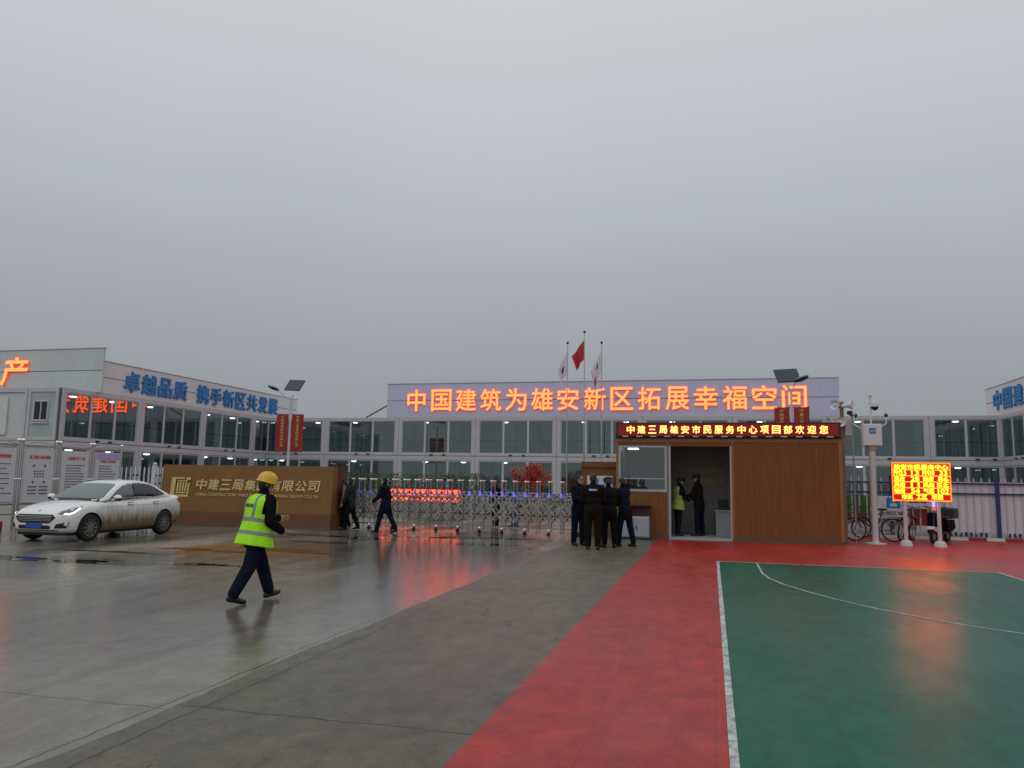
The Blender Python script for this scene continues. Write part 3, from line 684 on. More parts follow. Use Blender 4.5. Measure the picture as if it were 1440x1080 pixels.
# ------------------------------------------------------------------ foliage
def leaves(mb, c, rad, n, size, rnd, mi=(0, 1), shell=.55):
    for _ in range(n):
        d = Vector((rnd.gauss(0, 1), rnd.gauss(0, 1), rnd.gauss(0, 1))).normalized()
        r = (shell+(1-shell)*rnd.random()) * (1+.18*math.sin(d.x*7+c[0])*math.sin(d.z*6+d.y*5))
        p = Vector(c)+Vector((d.x*rad[0], d.y*rad[1], d.z*rad[2]))*r
        u = Vector((rnd.uniform(-1, 1), rnd.uniform(-1, 1), rnd.uniform(-1, 1))).normalized(); w = u.orthogonal().normalized()
        s = size*rnd.uniform(.6, 1.3)
        mb.add([p-u*s, p+w*s*.5, p+u*s, p-w*s*.5], [(0, 1, 2, 3)], rnd.choice(mi))
rnd = random.Random(3)
tr = empty('red_shrub', (-10.67, 46, 0), 0, 'round red leaved tree in front of the office windows behind the gate', 'tree')
mb = MB()
for i in range(16):
    c = (rnd.gauss(0, .40), rnd.gauss(0, .40), 1.80+rnd.gauss(0, .34)); leaves(mb, c, (.48, .48, .44), 260, .055, rnd, (0, 0, 1), .3)
mb.build('crown', ['redleaf', 'maroon'], tr)
mb = MB(); mb.cyl((0, 0, 0), (0, 0, 1.3), .06, .04, 8)
for i in range(9):
    a = i*.7; mb.cyl((0, 0, .9+.04*i), (.7*math.cos(a), .7*math.sin(a), 1.8+.05*i), .03, .008, 6)
mb.build('trunk', 'bark', tr)
for i, (xa, xb, yy, z1, lab) in enumerate(((-22.5, -12.6, 43.5, 2.0, 'long dark clipped hedge behind the left half of the gate'), (-9.0, -5.0, 43.8, .9, 'shorter low hedge right of the red tree behind the gate'))):
    h = empty('hedge', ((xa+xb)/2, yy, 0), 0, lab, 'hedge')
    mb = MB(); x = xa
    while x < xb:
        for z in (.35, .8, 1.2, z1-.3):
            if z < z1-.2: leaves(mb, (x-(xa+xb)/2+rnd.uniform(-.2, .2), rnd.uniform(-.2, .2), z), (.40, .42, .33), 120, .055, rnd, (0, 0, 1), .4)
        x += .5
    mb.build('foliage', ['leaf', 'leaf2'], h)
    mb = MB(); x = xa+.4
    while x < xb: mb.cyl((x-(xa+xb)/2, 0, 0), (x-(xa+xb)/2, 0, z1-.5), .03, n=5); x += 1
    mb.build('stem', 'bark', h)
pb = empty('planter', (-19.0, 15.9, 0), 0.0, 'low red edged flower bed of green shrubs at the far left', 'planter')
b = MB(); b.rbox(-.45, .45, -1.9, 1.5, 0, .30, .03); b.build('box', 'redcloth', pb)
mb = MB()
for k in range(20): leaves(mb, (rnd.uniform(-.4, .4), rnd.uniform(-1.8, 1.4), .5+rnd.uniform(-.05, .2)), (.3, .3, .25), 50, .06, rnd, (0, 0, 1), .3)
mb.build('foliage', ['leaf', 'leaf2'], pb)

# ------------------------------------------------------------------ notice boards
def notice(yc, label, kind):
    w = 1.04
    r = empty('notice_board', (-19.5, yc, 0), R(90), label, 'notice board', 'steel framed notice boards beside the car')
    for s in (-1, 1):
        p = MB(); x = s*(w/2+.10); p.cyl((x, 0, 0), (x, 0, 2.50), .045, n=12); p.build('post', 'steel', r, smooth=True)
        MB().ell((x, 0, 2.55), (.06, .06, .06)).build('ball_cap', 'chrome', r, smooth=True); MB().ell((x, 0, 1.42), (.055, .055, .05)).build('clamp', 'chrome', r, smooth=True)
    MB().bar((-w/2-.06, 0, .70), (w/2+.06, 0, .70), .05, .05).build('lower_rail', 'steel', r); MB().bar((-w/2-.06, 0, .42), (w/2+.06, 0, .42), .04, .04).build('lower_rail', 'steel', r); f = MB(); f.bar((-w/2-.06, 0, 2.40), (w/2+.06, 0, 2.40), .05, .06)
    pts = [(-w/2-.05+(w+.1)*k/12, 0, 2.44+.09*math.sin(math.pi*k/12)) for k in range(13)]; f.tube(pts, .014, 6)
    f.build('top_rail', 'steel', r)
    b = MB(); b.box(-w/2, w/2, -.03, .03, .80, 2.31); pn = b.build('panel', 'poster', r)
    t = MB()
    if kind == 3: t.box(-w/2+.02, w/2-.02, -.036, -.031, 2.08, 2.29)
    if t.v: t.build('header', 'lilac', pn)
    t = MB(); ti = ('安全生产管理制度', '施工现场平面布置图', '工程概况介绍', '文明施工管理规定')[kind]
    text_mb(t, ti, -w*.36, w*.36, 2.02 if kind != 3 else 1.97, 2.13 if kind != 3 else 2.06, -.036, .004, bold=.02); t.build('title', 'redtext', pn)
    t = MB(); rr = random.Random(kind)
    if kind == 1:
        for z in (1.66, 1.58, 1.50): 
            for x in (-.18, -.08, .02, .12): t.box(x, x+.06, -.036, -.032, z-.02, z+.02)
        for x in (-.2, .2): 
            for z in (1.82, 1.34): t.lathe([(0, 0), (.04, 0), (.04, .004), (0, .004)], 12, Matrix.Translation((x, -.033, z)) @ Matrix.Rotation(R(90), 4, 'X'))
        for z in (1.20, 1.10, 1.0): t.box(-.36, -.04, -.036, -.032, z-.02, z+.02); t.box(.04, .36, -.036, -.032, z-.02, z+.02)
    else:
        z = 1.86
        while z > .9:
            L = rr.uniform(.5, .76); x = -.38
            while x < -.38+L: dx = rr.uniform(.05, .16); t.box(x, x+dx, -.036, -.032, z-.014, z+.014); x += dx+.02
            z -= .085 if kind else .14
    t.build('print', 'greytext', pn)
    return r
notice(17.96, 'notice board at the left edge with widely spaced print lines', 0)
notice(19.34, 'notice board with small symbols and a block of short text rows, second from the left', 1)
notice(20.71, 'notice board of dense grey text lines behind the car windscreen', 2)
notice(22.08, 'notice board with a lilac header band above the car roof', 3)

# left picket fence
pf = empty('picket_fence', (-19.6, 24.0, 0), 0, 'short white picket fence with navy rails between the notice boards and the brown sign', 'fence')
for i in range(19):
    x = -1.7+i*.19; p = MB(); p.box(x-.02, x+.02, -.015, .015, .1, 1.80); p.add([(x-.02, -.015, 1.80), (x+.02, -.015, 1.80), (x+.02, .015, 1.80), (x-.02, .015, 1.80), (x, 0, 1.90)], [(0, 1, 4), (1, 2, 4), (2, 3, 4), (3, 0, 4)]); p.build('picket', 'white', pf)
for z in (.35, 1.3, 1.58): MB().box(-1.8, 1.85, .016, .05, z-.03, z+.03).build('rail', 'blue', pf)
for x in (-1.3, .42): 
    q = MB(); q.box(x-.07, x+.07, -.05, .09, 0, 1.93); q = q.build('post', 'white', pf); MB().ell((x, .02, 1.98), (.075, .075, .06)).build('cap', 'white', q)

# ------------------------------------------------------------------ right site fence
sf = empty('site_fence', (0, 27.2, 0), 0, 'white sheet and picket site fence with navy posts and rails on the right', 'fence')
x = 3.7
while x < 18:
    p = MB(); p.box(x-.017, x+.017, -.012, .012, .2, 1.86); p.add([(x-.017, -.012, 1.86), (x+.017, -.012, 1.86), (x+.017, .012, 1.86), (x-.017, .012, 1.86), (x, 0, 1.94)], [(0, 1, 4), (1, 2, 4), (2, 3, 4), (3, 0, 4)])
    p.build('picket', 'grey2', sf); x += .22
for z in (1.44, 1.75): MB().box(3.6, 18, -.05, -.013, z-.025, z+.025).build('rail', 'blue', sf)
for x in (5.5, 8.5, 11.5, 14.5, 17.5): MB().box(x-.055, x+.055, -.10, -.051, 0, 1.97).build('post', 'blue', sf)
MB().box(6.4, 18, -.09, -.052, .02, .10).build('bottom_rail', 'blue', sf)
M['sheet'] = mat('white corrugated sheet', (.61, .62, .65), .5, var=.05, scale=1.5, stripes=('X', .14, .008, .4), dirt=(.35, (.22, .18, .14)))
b = MB(); b.box(6.85, 18, .02, .035, .10, 1.80); b.box(4.95, 6.02, .02, .035, .10, 1.30); b.box(3.6, 4.94, .02, .035, .10, .46); b.box(6.021, 6.849, .02, .035, .95, 1.10); b.box(6.021, 6.849, .02, .035, .1, .42); b.build('sheet_panel', 'sheet', sf)
for i in range(20):
    x = 7.15+i*.14+(.5 if i > 7 else 0); MB().box(x, x+.07, -.0, .019, .14, .26).build('vent_slot', 'dark', sf)
pbd = empty('poster_board', (4.45, 27.5, 0), 0, 'green and red poster board behind the pickets beside the gatehouse', 'poster')
b = MB(); b.box(-.85, .5, 0, .04, .75, 1.32); b.build('green_field', mat('poster green', (.06, .15, .03), .6, var=.3, scale=2), pbd)
b = MB(); b.box(-.85, .5, .001, .041, .42, .749); b.build('red_field', 'redcloth', pbd)
b = MB(); b.box(-.8, -.75, .042, .08, 0, 1.3); b.box(.4, .45, .042, .08, 0, 1.3); b.build('stake', 'grey', pbd)
pbd = empty('poster_board', (6.43, 27.5, 0), 0, 'dark red poster board seen through the fence gap beside the scooter', 'poster')
b = MB(); b.box(-.40, .40, 0, .04, .40, .96); b.build('red_field', 'redcloth', pbd)
b = MB(); b.box(-.35, -.3, .042, .08, 0, .9); b.box(.3, .35, .042, .08, 0, .9); b.build('stake', 'grey', pbd)
ss = empty('safety_sign', (5.45, 27.08, .62), 0, 'white fence sign with a blue square over black characters', 'sign')
b = MB(); b.box(-.42, .42, 0, .018, 0, .70); b.build('panel', 'poster', ss)
b = MB(); b.box(-.10, .30, -.008, -.001, .33, .66); b.build('blue_square', 'bluesign', ss)
t = MB(); t.lathe([(0, 0), (.055, 0), (.055, .006), (0, .006)], 14, Matrix.Translation((.1, -.010, .57)) @ Matrix.Rotation(R(90), 4, 'X')); t.box(.0, .2, -.014, -.009, .38, .48); t.build('pictogram', 'poster', ss)
t = MB(); text_mb(t, '吸烟区域', -.32, .38, .10, .24, -.006, .005, bold=.03); t.build('lettering', 'greytext', ss)
kb = MB()
for i in range(28): kb.box(3.6+i*.5, 4.098+i*.5, 26.98, 27.09, 0, .11, i % 2)
tag(kb.build('kerb', ['redcloth', 'white']), kind='structure')

# ------------------------------------------------------------------ LED display, sensor mast, loudspeakers
ld = empty('led_display', (5.57, 23.6, 0), 0, 'square yellow and red LED air quality display on two white posts', 'LED display')
for x in (-.44, .40):
    p = MB(); p.cyl((x, .06, .08), (x, .06, 1.26), .05, n=14); p = p.build('post', 'pole', ld, smooth=True)
    f = MB(); f.lathe([(0, .0), (.16, 0), (.16, .05), (.13, .13), (.07, .16), (0, .16)], 20, Matrix.Translation((x, .06, .023))); f.build('foot', 'pole', p, smooth=True)
b = MB(); b.box(-.75, .72, .0, .10, 1.24, 2.29); b.build('housing', 'dark', ld)
b = MB(); b.box(-.75, .72, -.02, -.001, 1.24, 1.275); b.box(-.75, .72, -.02, -.001, 2.255, 2.29); b.box(-.75, -.72, -.02, -.001, 1.276, 2.254); b.box(.69, .72, -.02, -.001, 1.276, 2.254); b.build('frame_glow', 'ledglow', ld)
MB().box(-.719, .689, -.012, -.001, 1.276, 2.254).build('screen', 'ledpanel', ld)
t = MB(); ch = .98/6
rows = [[('雄安市民服务中心', -.70, .67)], [('PM2.5', -.70, -.38), ('13', -.26, -.06), ('PM10', .02, .32), ('33', .44, .64)],
        [('温度', -.70, -.42), ('28', -.28, -.06), ('湿度', .02, .30), ('86', .40, .66)], [('风速', -.70, -.42), ('11', -.28, -.06), ('风向', .02, .30), ('东北', .36, .66)],
        [('噪音', -.70, -.42), ('54', -.28, -.06), ('气压', .02, .30), ('102', .38, .66)], [('市民', -.52, -.24), ('工区', -.16, .12), ('项目', .22, .50)]]
for i, row in enumerate(rows):
    z1 = 2.25-i*ch
    for s_, a_, b_ in row: text_mb(t, s_, a_, b_, z1-ch+.014, z1-.008, -.019, .006, bold=.055)
for i in range(1, 6): t.box(-.72, .69, -.018, -.013, 2.254-i*ch-.006, 2.254-i*ch+.006)
t.build('lettering', 'ledyellow', ld)
wl = empty('warning_light', (5.84, 23.62, 1.02), 0, 'small red and blue flashing light under the LED display', 'light')
MB().box(-.03, .03, -.03, .03, .10, .215).build('blue_lens', emit('blue lens', (.1, .12, 1), 5), wl); MB().box(-.03, .03, -.03, .03, 0, .099).build('red_lens', 'redlamp', wl)

ms = empty('sensor_mast', (4.44, 24.1, 0), 0, 'white weather and dust sensor mast with a control box and dome camera', 'sensor mast')
p = MB(); p.cyl((0, 0, .03), (0, 0, 2.75), .085, n=16); p.build('pole', 'pole', ms, smooth=True)
p = MB(); p.lathe([(0, 0), (.28, 0), (.28, .03), (.1, .04), (.085, .10)], 24, Matrix.Translation((0, 0, .023))); p.lathe([(.08, 2.60), (.16, 2.74), (0, 2.74)], 20); p.build('flange', 'pole', ms, smooth=True)
bx = MB(); bx.rbox(-.25, .25, -.16, .16, 2.75, 3.38, .015); bx = bx.build('control_box', 'white', ms)
q = MB(); q.rbox(-.235, .235, -.18, -.161, 2.77, 3.36, .008); q = q.build('box_door', 'white', bx)
MB().box(-.085, .085, -.19, -.181, 3.10, 3.26).build('label_plate', 'bluesign', q)
t = MB(); text_mb(t, '监测', -.06, .06, 3.15, 3.21, -.193, .002, bold=.02); t.build('label_text', 'poster', q)
p = MB(); p.cyl((0, 0, 3.385), (0, 0, 4.02), .022, n=10); p.cyl((0, 0, 3.98), (0, .0, 4.12), .05, .04, n=12); p.ell((0, -.03, 4.20), (.045, .06, .07)); p.build('top_post', 'white', ms, smooth=True)
p = MB(); p.cyl((0, 0, 4.0), (.10, -.08, 4.0), .02, n=8); p.lathe([(0, .07), (.10, .06), (.115, 0), (.115, -.06), (0, -.06)], 20, Matrix.Translation((.10, -.08, 3.93))); dc = p.build('dome_camera', 'white', ms, smooth=True)
p = MB(); p.ell((.10, -.08, 3.86), (.10, .10, .10)); p.build('lens_dome', 'black', dc, smooth=True)
p = MB(); p.tube([(-.25, 0, 3.25), (-.45, 0, 3.36), (-.45, 0, 3.62)], .022); p.lathe([(0, .06), (.045, .05), (.05, -.03), (0, -.04)], 12, Matrix.Translation((-.45, 0, 3.68))); p.build('wind_sensor', 'white', ms)
p = MB(); p.ell((-.40, -.02, 3.62), (.03, .03, .07)); p.build('dust_sensor', 'black', ms)
p = MB(); p.tube([(.25, 0, 3.30), (.40, 0, 3.40), (.40, 0, 3.58)], .02); p.build('side_arm', 'white', ms)
p = MB(); p.ell((.40, 0, 3.63), (.05, .05, .06)); p.build('microphone', 'black', ms)

lsP = empty('loudspeaker_post', (3.70, 24.3, 0), 0, 'tan post with four round horn loudspeakers behind the end of the LED sign', 'loudspeaker')
p = MB(); p.box(-.05, .05, -.04, .04, 0, 4.05); p.build('post', mat('tan post', (.24, .16, .10), .6), lsP)
for x, z, dv in ((-.16, 3.93, (-.55, -.8, .1)), (-.06, 3.44, (-.1, -1, .05)), (-.30, 3.42, (-.8, -.55, .0)), (.17, 3.93, (.9, -.35, .1))):
    rot = Matrix.Translation((x, -.12, z)) @ Vector(dv).to_track_quat('Z', 'Y').to_matrix().to_4x4()
    p = MB(); p.lathe([(0, -.18), (.05, -.18), (.05, -.12), (.07, -.02), (.135, .10), (.14, .12), (.13, .11), (.05, .05), (.045, .09), (0, .10)], 18, rot); p.build('horn', 'white', lsP, smooth=True)
p = MB(); p.rbox(.06, .24, -.14, .1, 3.05, 3.5, .02); p.build('junction_box', mat('cream box', (.42, .42, .36), .5), lsP)
fl = empty('floodlight', (3.96, 24.2, 0), 0, 'small black floodlight on a thin stalk between the loudspeakers and the mast', 'floodlight')
p = MB(); p.cyl((0, 0, 0), (0, 0, 3.62), .018, n=8); p.build('stalk', 'grey', fl)
p = MB(); p.bar((-.09, -.08, 3.73), (.09, .04, 3.62), .16, .08); p.build('lamp_head', 'black', fl)

# ------------------------------------------------------------------ solar street lamps with banners
def solar_lamp(loc, rz, label, side, k, panel_tilt, al):
    r = empty('solar_street_lamp', loc, rz, label, 'street lamp', 'solar street lamps with red banners')
    p = MB(); p.cyl((0, 0, .02), (0, 0, 6.3*k), .095, .055, 12); p.cyl((0, 0, 0), (0, 0, .02), .2, n=16); p.cyl((0, 0, 6.3*k), (.12*side, 0, 6.85*k-.4), .045, n=8); p.build('pole', 'pole', r, smooth=True)
    p = MB(); p.tube([(0, 0, 6.1*k), (-.80*al*side, -.05, 6.72*k)], .03); p.build('arm', 'pole', r)
    rr = Matrix.Rotation(R(20*side), 3, 'Y') @ Matrix.Rotation(R(-14), 3, 'X'); hc = Vector((-(.80*al+.28)*side, -.06, 6.84*k))
    p = MB(); p.ell(hc, (.36, .19, .09), rr); lh = p.build('lamp_head', 'dark', r, smooth=True)
    p = MB(); p.ell(hc+Vector((0, 0, .045)), (.37, .195, .07), rr); p.build('lamp_cover', 'grey', lh, smooth=True)
    p = MB(); p.box(-.56, .56, -.40, .40, -.02, .02); p.box(-.58, .58, -.42, .42, -.045, -.021, 1)
    p.build('solar_panel', ['solar', 'steel'], r, loc=(.16*side, 0, 7.06*k), rot=(R(panel_tilt), R(4*side), R(-24*side)))
    for s, tx in ((-1, '中国建筑股份有限公司'), (1, '中建三局集团有限公司')):
        bn = MB(); n = 10; w = .70; xa = s*.10; 
        g = [[(xa+s*w*i/n, .02*math.sin(i*.8+j*.35)-.01, 5.28-j*.20) for i in range(n+1)] for j in range(12)]
        for j in range(11):
            for i in range(n): bn.add([g[j][i], g[j][i+1], g[j+1][i+1], g[j+1][i]], [(0, 1, 2, 3)])
        b = bn.build('banner', 'redcloth', r, smooth=True)
        t = MB(); cx = xa+s*w/2
        for i, c in enumerate(tx): text_mb(t, c, cx-.09, cx+.09, 5.05-i*.19, 5.21-i*.19, -.05, .012, bold=.02)
        t.build('lettering', 'yellowtext', b)
        q = MB(); q.cyl((0, 0, 5.30), (xa+s*w, 0, 5.30), .014, n=6); q.cyl((0, 0, 3.06), (xa+s*w, 0, 3.06), .014, n=6); q.build('banner_rod', 'dark', r)
    return r
solar_lamp((-24.35, 42, 0), R(16), 'left solar street lamp with two long red banners, rising behind the brown sign', 1, 1.0, 55, 1)
solar_lamp((3.78, 39.5, 0), R(-10), 'solar street lamp rising behind the LED sign, right of the lit characters', -1, .97, 55, .25)

# ------------------------------------------------------------------ flagpoles and flags
def flag_mesh(w, h, droop, fold, seed, bands):
    mb = MB(); nu, nv = 16, 14; rn = random.Random(seed); ph = rn.random()*6
    g = []
    for j in range(nv+1):
        row = []; v = j/nv
        for i in range(nu+1):
            u = i/nu; x = -w*u*(1-.45*v*u)-.03; z = -h*v-droop*u*(1-.25*v)+.03*math.sin(u*9+ph)
            y = fold*math.sin(u*11+v*2+ph)*min(1, u*3); row.append((x, y, z))
        g.append(row)
    for j in range(nv):
        for i in range(nu): mb.add([g[j][i], g[j][i+1], g[j+1][i+1], g[j+1][i]], [(0, 1, 2, 3)], bands(i/nu, j/nv))
    return mb
M['flagwhite'] = mat('white flag cloth', (.74, .66, .74), .8, var=.06)
M['flagred'] = mat('red flag cloth', (.50, .03, .035), .7, var=.12)
for x, h, lab, fl_lab, kind in ((-9.02, 10.55, 'left of the three thin flagpoles, flying a white flag', 'limp white flag with a dark patch on the left flagpole', 0), (-7.9, 11.25, 'tallest flagpole in the middle, flying the red flag', 'limp red flag on the tallest middle flagpole', 1), (-6.78, 10.5, 'right of the three thin flagpoles, white flag with red foot', 'limp white flag with a red lower corner on the right flagpole', 2)):
    fp = empty('flagpole', (x, 50, 0), 0, lab, 'flagpole', 'flagpoles in front of the office')
    p = MB(); p.cyl((0, 0, 0), (0, 0, h), .06, .03, 10); p.build('pole', 'steel', fp, smooth=True)
    p = MB(); p.ell((0, 0, h+.06), (.09, .09, .09)); p.build('finial', 'dark', fp, smooth=True)
    if kind == 1: mb = flag_mesh(.80, 1.30, 1.10, .10, 2, lambda u, v: 0); zt = h-.47
    elif kind == 0: mb = flag_mesh(.62, 1.45, 1.30, .08, 5, lambda u, v: 1 if (.35 < u < .6 and .35 < v < .6) else 0); zt = h-.5
    else: mb = flag_mesh(.66, 1.45, 1.35, .09, 8, lambda u, v: 2 if (u > .6 and v > .62) else (1 if (.3 < u < .5 and .2 < v < .4) else 0)); zt = h-.5
    o = mb.build('flag', ['flagred'] if kind == 1 else ['flagwhite', 'dark', 'flagred'], smooth=True, loc=(x, 50, zt))
    tag(o, fl_lab, 'flag', 'flags in front of the office')

# ------------------------------------------------------------------ bicycles and scooter
def torus(mb, c, r, tr, n=28, k=8, mi=0):                # wheel ring in the x,z plane
    vs = []; fs = []
    for i in range(n):
        a = 2*math.pi*i/n
        for j in range(k):
            b = 2*math.pi*j/k; q = r+tr*math.cos(b); vs.append((c[0]+q*math.cos(a), c[1]+tr*math.sin(b), c[2]+q*math.sin(a)))
    for i in range(n):
        for j in range(k): fs.append((i*k+j, ((i+1) % n)*k+j, ((i+1) % n)*k+(j+1) % k, i*k+(j+1) % k))
    return mb.add(vs, fs, mi)
def bicycle(loc, rz, label, fm, lean=6, basket=False):
    r = empty('bicycle', loc, rz, label, 'bicycle'); r.rotation_euler.x = R(lean)
    for x in (-.52, .54):
        w = MB(); torus(w, (x, 0, .335), .315, .022); w = w.build('tyre', 'rubber', r, smooth=True)
        q = MB(); torus(q, (x, 0, .335), .285, .010, k=6); q.cyl((x, -.045, .335), (x, .045, .335), .022)
        for i in range(14): a = i*2*math.pi/14; q.cyl((x, .02*(-1)**i, .335), (x+.28*math.cos(a), 0, .335+.28*math.sin(a)), .0022, n=4)
        q.build('rim', 'steel', w)
        g = MB(); pts = [(x+.355*math.cos(a), 0, .335+.355*math.sin(a)) for a in [R(20+t*14) for t in range(11)]]
        for a, b in zip(pts, pts[1:]): g.bar(a, b, .05, .006)
        g.build('mudguard', fm, r)
    f = MB(); bb = (-.06, 0, .30); st = (-.22, 0, .78); hd = (.36, 0, .80); hl = (.40, 0, .66)
    for a, b, w in ((bb, st, .017), (st, hd, .017), (bb, hl, .02), (bb, (-.52, .03, .335), .011), (bb, (-.52, -.03, .335), .011), (st, (-.52, .03, .335), .009), (st, (-.52, -.03, .335), .009), (hd, hl, .022), (hl, (.54, .04, .335), .013), (hl, (.54, -.04, .335), .013)): f.cyl(a, b, w, n=8)
    f.build('frame', fm, r)
    q = MB(); q.cyl(st, (-.25, 0, .90), .014); q.ell((-.27, 0, .93), (.14, .075, .04)); q.ell((-.15, 0, .935), (.10, .03, .03)); q.build('saddle', 'black', r, smooth=True)
    q = MB(); q.tube([hd, (.34, 0, .98), (.36, 0, 1.0)], .013); q.tube([(.22, -.28, 1.0), (.36, -.20, 1.02), (.38, 0, 1.0), (.36, .20, 1.02), (.22, .28, 1.0)], .012); q.build('handlebar', 'dark', r)
    q = MB(); torus(q, (-.06, .045, .30), .09, .008, 20, 6); q.cyl((-.06, -.06, .30), (-.06, .06, .30), .018); q.bar((-.06, .07, .30), (.06, .07, .19), .012, .02); q.bar((-.06, -.07, .30), (-.18, -.07, .41), .012, .02); q.box(.02, .10, .07, .15, .175, .195); q.box(-.22, -.14, -.15, -.07, .40, .42); q.build('crank', 'dark', r)
    q = MB(); q.box(-.78, -.36, -.07, .07, .70, .715); q.cyl((-.70, .06, .70), (-.52, .05, .335), .007, n=6); q.cyl((-.70, -.06, .70), (-.52, -.05, .335), .007, n=6); q.build('rack', 'dark', r)
    if basket:
        q = MB()
        for z in (.72, .80, .88, .95): q.tube([(.44, -.15, z), (.74, -.15, z), (.74, .15, z), (.44, .15, z), (.44, -.15, z)], .006, 5)
        for i in range(6):
            x = .44+.06*i; q.cyl((x, -.15, .70), (x, -.15, .95), .004, n=4); q.cyl((x, .15, .70), (x, .15, .95), .004, n=4)
        q.box(.44, .74, -.15, .15, .69, .70); q.build('basket', 'dark', r)
bicycle((4.62, 25.2, .023), R(184), 'old dark bicycle leaning behind the sensor mast', 'dark', 5)
bicycle((5.62, 25.9, .023), R(62), 'bicycle with a front basket between the LED display posts', 'maroon', 6, True)
bicycle((3.95, 26.2, .023), R(20), 'bicycle half hidden behind the gatehouse corner', mat('green frame', (.05, .12, .05), .4), 4)
sc = empty('electric_scooter', (6.42, 25.4, .023), R(238), 'dark electric scooter with a large rear box beside the LED display', 'scooter')
for x in (-.55, .58):
    w = MB(); torus(w, (x, 0, .22), .165, .055); w = w.build('tyre', 'rubber', sc, smooth=True); q = MB(); q.cyl((x, -.03, .22), (x, .03, .22), .11, n=16); q.build('rim', 'steel', w)
p = MB(); p.rbox(-.25, .35, -.15, .15, .26, .33, .02); p.build('floorboard', 'black', sc)
p = MB(); p.prism([(.34, .28), (.46, .30), (.44, .85), (.36, .88)], -.19, .19); p.build('front_apron', 'navy', sc)
p = MB(); p.prism([(.34, .27), (.80, .42), (.74, .50), (.46, .46), (.36, .36)], -.09, .09); p.build('front_mudguard', 'white', sc)
p = MB(); p.prism([(-.80, .42), (-.60, .34), (-.22, .30), (-.12, .60), (-.20, .68), (-.74, .66)], -.17, .17); p.build('body_shell', 'brownblack', sc)
p = MB(); p.rbox(-.68, -.08, -.15, .15, .682, .77, .03); p.build('seat', 'black', sc)
p = MB(); p.rbox(-.98, -.56, -.22, .22, .69, 1.0, .04); bx = p.build('rear_box', 'dark', sc)
p = MB(); p.box(-1.06, -1.052, -.18, .18, .74, .80); p.build('reflector', 'grey', bx)
p = MB(); p.cyl((.60, 0, .22), (.38, 0, 1.0), .028); p.tube([(.36, -.32, 1.04), (.38, 0, 1.0), (.36, .32, 1.04)], .016); p.build('handlebar', 'dark', sc)
p = MB(); p.ell((.45, 0, .92), (.07, .10, .07)); p.build('headlight', 'grey', sc, smooth=True)
for s in (-1, 1):
    p = MB(); p.cyl((.36, .24*s, 1.04), (.33, .28*s, 1.20), .007, n=6); p.ell((.33, .29*s, 1.23), (.015, .06, .04)); p.build('mirror', 'black', sc)

# ------------------------------------------------------------------ car (local x forward, y left)
car = empty('parked_car', (-15.45, 17.46, 0), R(-89.3), 'white saloon car with muddy flanks and lit headlights in front of the notice boards', 'car')
def carpaint():
    m = mat('white car paint', (.84, .845, .81), .30, var=.02, scale=3, coat=.6); t = m.node_tree; p = t.nodes['Principled BSDF']; L = t.links.new
    src = p.inputs['Base Color'].links[0].from_socket
    tcn = t.nodes.new('ShaderNodeTexCoord'); sp = t.nodes.new('ShaderNodeSeparateXYZ'); L(tcn.outputs['Object'], sp.inputs[0])
    mp = t.nodes.new('ShaderNodeMapping'); mp.inputs['Scale'].default_value = (1, 1, .35); L(tcn.outputs['Object'], mp.inputs[0])
    n = t.nodes.new('ShaderNodeTexNoise'); n.inputs['Scale'].default_value = 7; n.inputs['Detail'].default_value = 7; L(mp.outputs[0], n.inputs['Vector'])
    a = t.nodes.new('ShaderNodeMath'); a.operation = 'MULTIPLY_ADD'; L(n.outputs[0], a.inputs[0]); a.inputs[1].default_value = -.45; L(sp.outputs['Z'], a.inputs[2])
    r = t.nodes.new('ShaderNodeMapRange'); r.inputs[1].default_value = .64; r.inputs[2].default_value = .20; r.inputs[3].default_value = 0; r.inputs[4].default_value = .97; L(a.outputs[0], r.inputs[0])
    x = t.nodes.new('ShaderNodeMapRange'); x.inputs[1].default_value = 1.75; x.inputs[2].default_value = 1.0; x.inputs[3].default_value = .12; x.inputs[4].default_value = 1; L(sp.outputs['X'], x.inputs[0])
    mu = t.nodes.new('ShaderNodeMath'); mu.operation = 'MULTIPLY'; L(r.outputs[0], mu.inputs[0]); L(x.outputs[0], mu.inputs[1])
    mx = t.nodes.new('ShaderNodeMix'); mx.data_type = 'RGBA'; L(mu.outputs[0], mx.inputs[0]); L(src, mx.inputs[6]); mx.inputs[7].default_value = (.17, .105, .045, 1)
    L(mx.outputs[2], p.inputs['Base Color'])
    ro = t.nodes.new('ShaderNodeMapRange'); ro.inputs[3].default_value = .28; ro.inputs[4].default_value = .8; L(mu.outputs[0], ro.inputs[0]); L(ro.outputs[0], p.inputs['Roughness'])
    iv = t.nodes.new('ShaderNodeMapRange'); iv.inputs[3].default_value = .6; iv.inputs[4].default_value = 0; L(mu.outputs[0], iv.inputs[0]); L(iv.outputs[0], p.inputs['Coat Weight'])
    return m
M['car'] = carpaint()
M['skyglass'] = mat('car glass', (.115, .14, .135), .04, spec=.9)  # base colour raised to paint in the sky reflected by the panes
M['tint'] = mat('tinted car glass', (.012, .014, .018), .05, spec=.7)
ST = [(2.27, .50, .33, .60), (2.24, .62, .28, .66), (2.15, .74, .24, .715), (1.98, .825, .20, .775), (1.7, .878, .19, .845), (1.35, .902, .185, .905), (.95, .91, .18, .955), (.3, .912, .18, .965), (-.4, .912, .18, .985), (-1.0, .91, .185, 1.01), (-1.45, .90, .20, 1.045), (-1.8, .875, .23, 1.065), (-2.05, .83, .26, 1.065), (-2.2, .75, .30, 1.04), (-2.26, .66, .36, .92)]
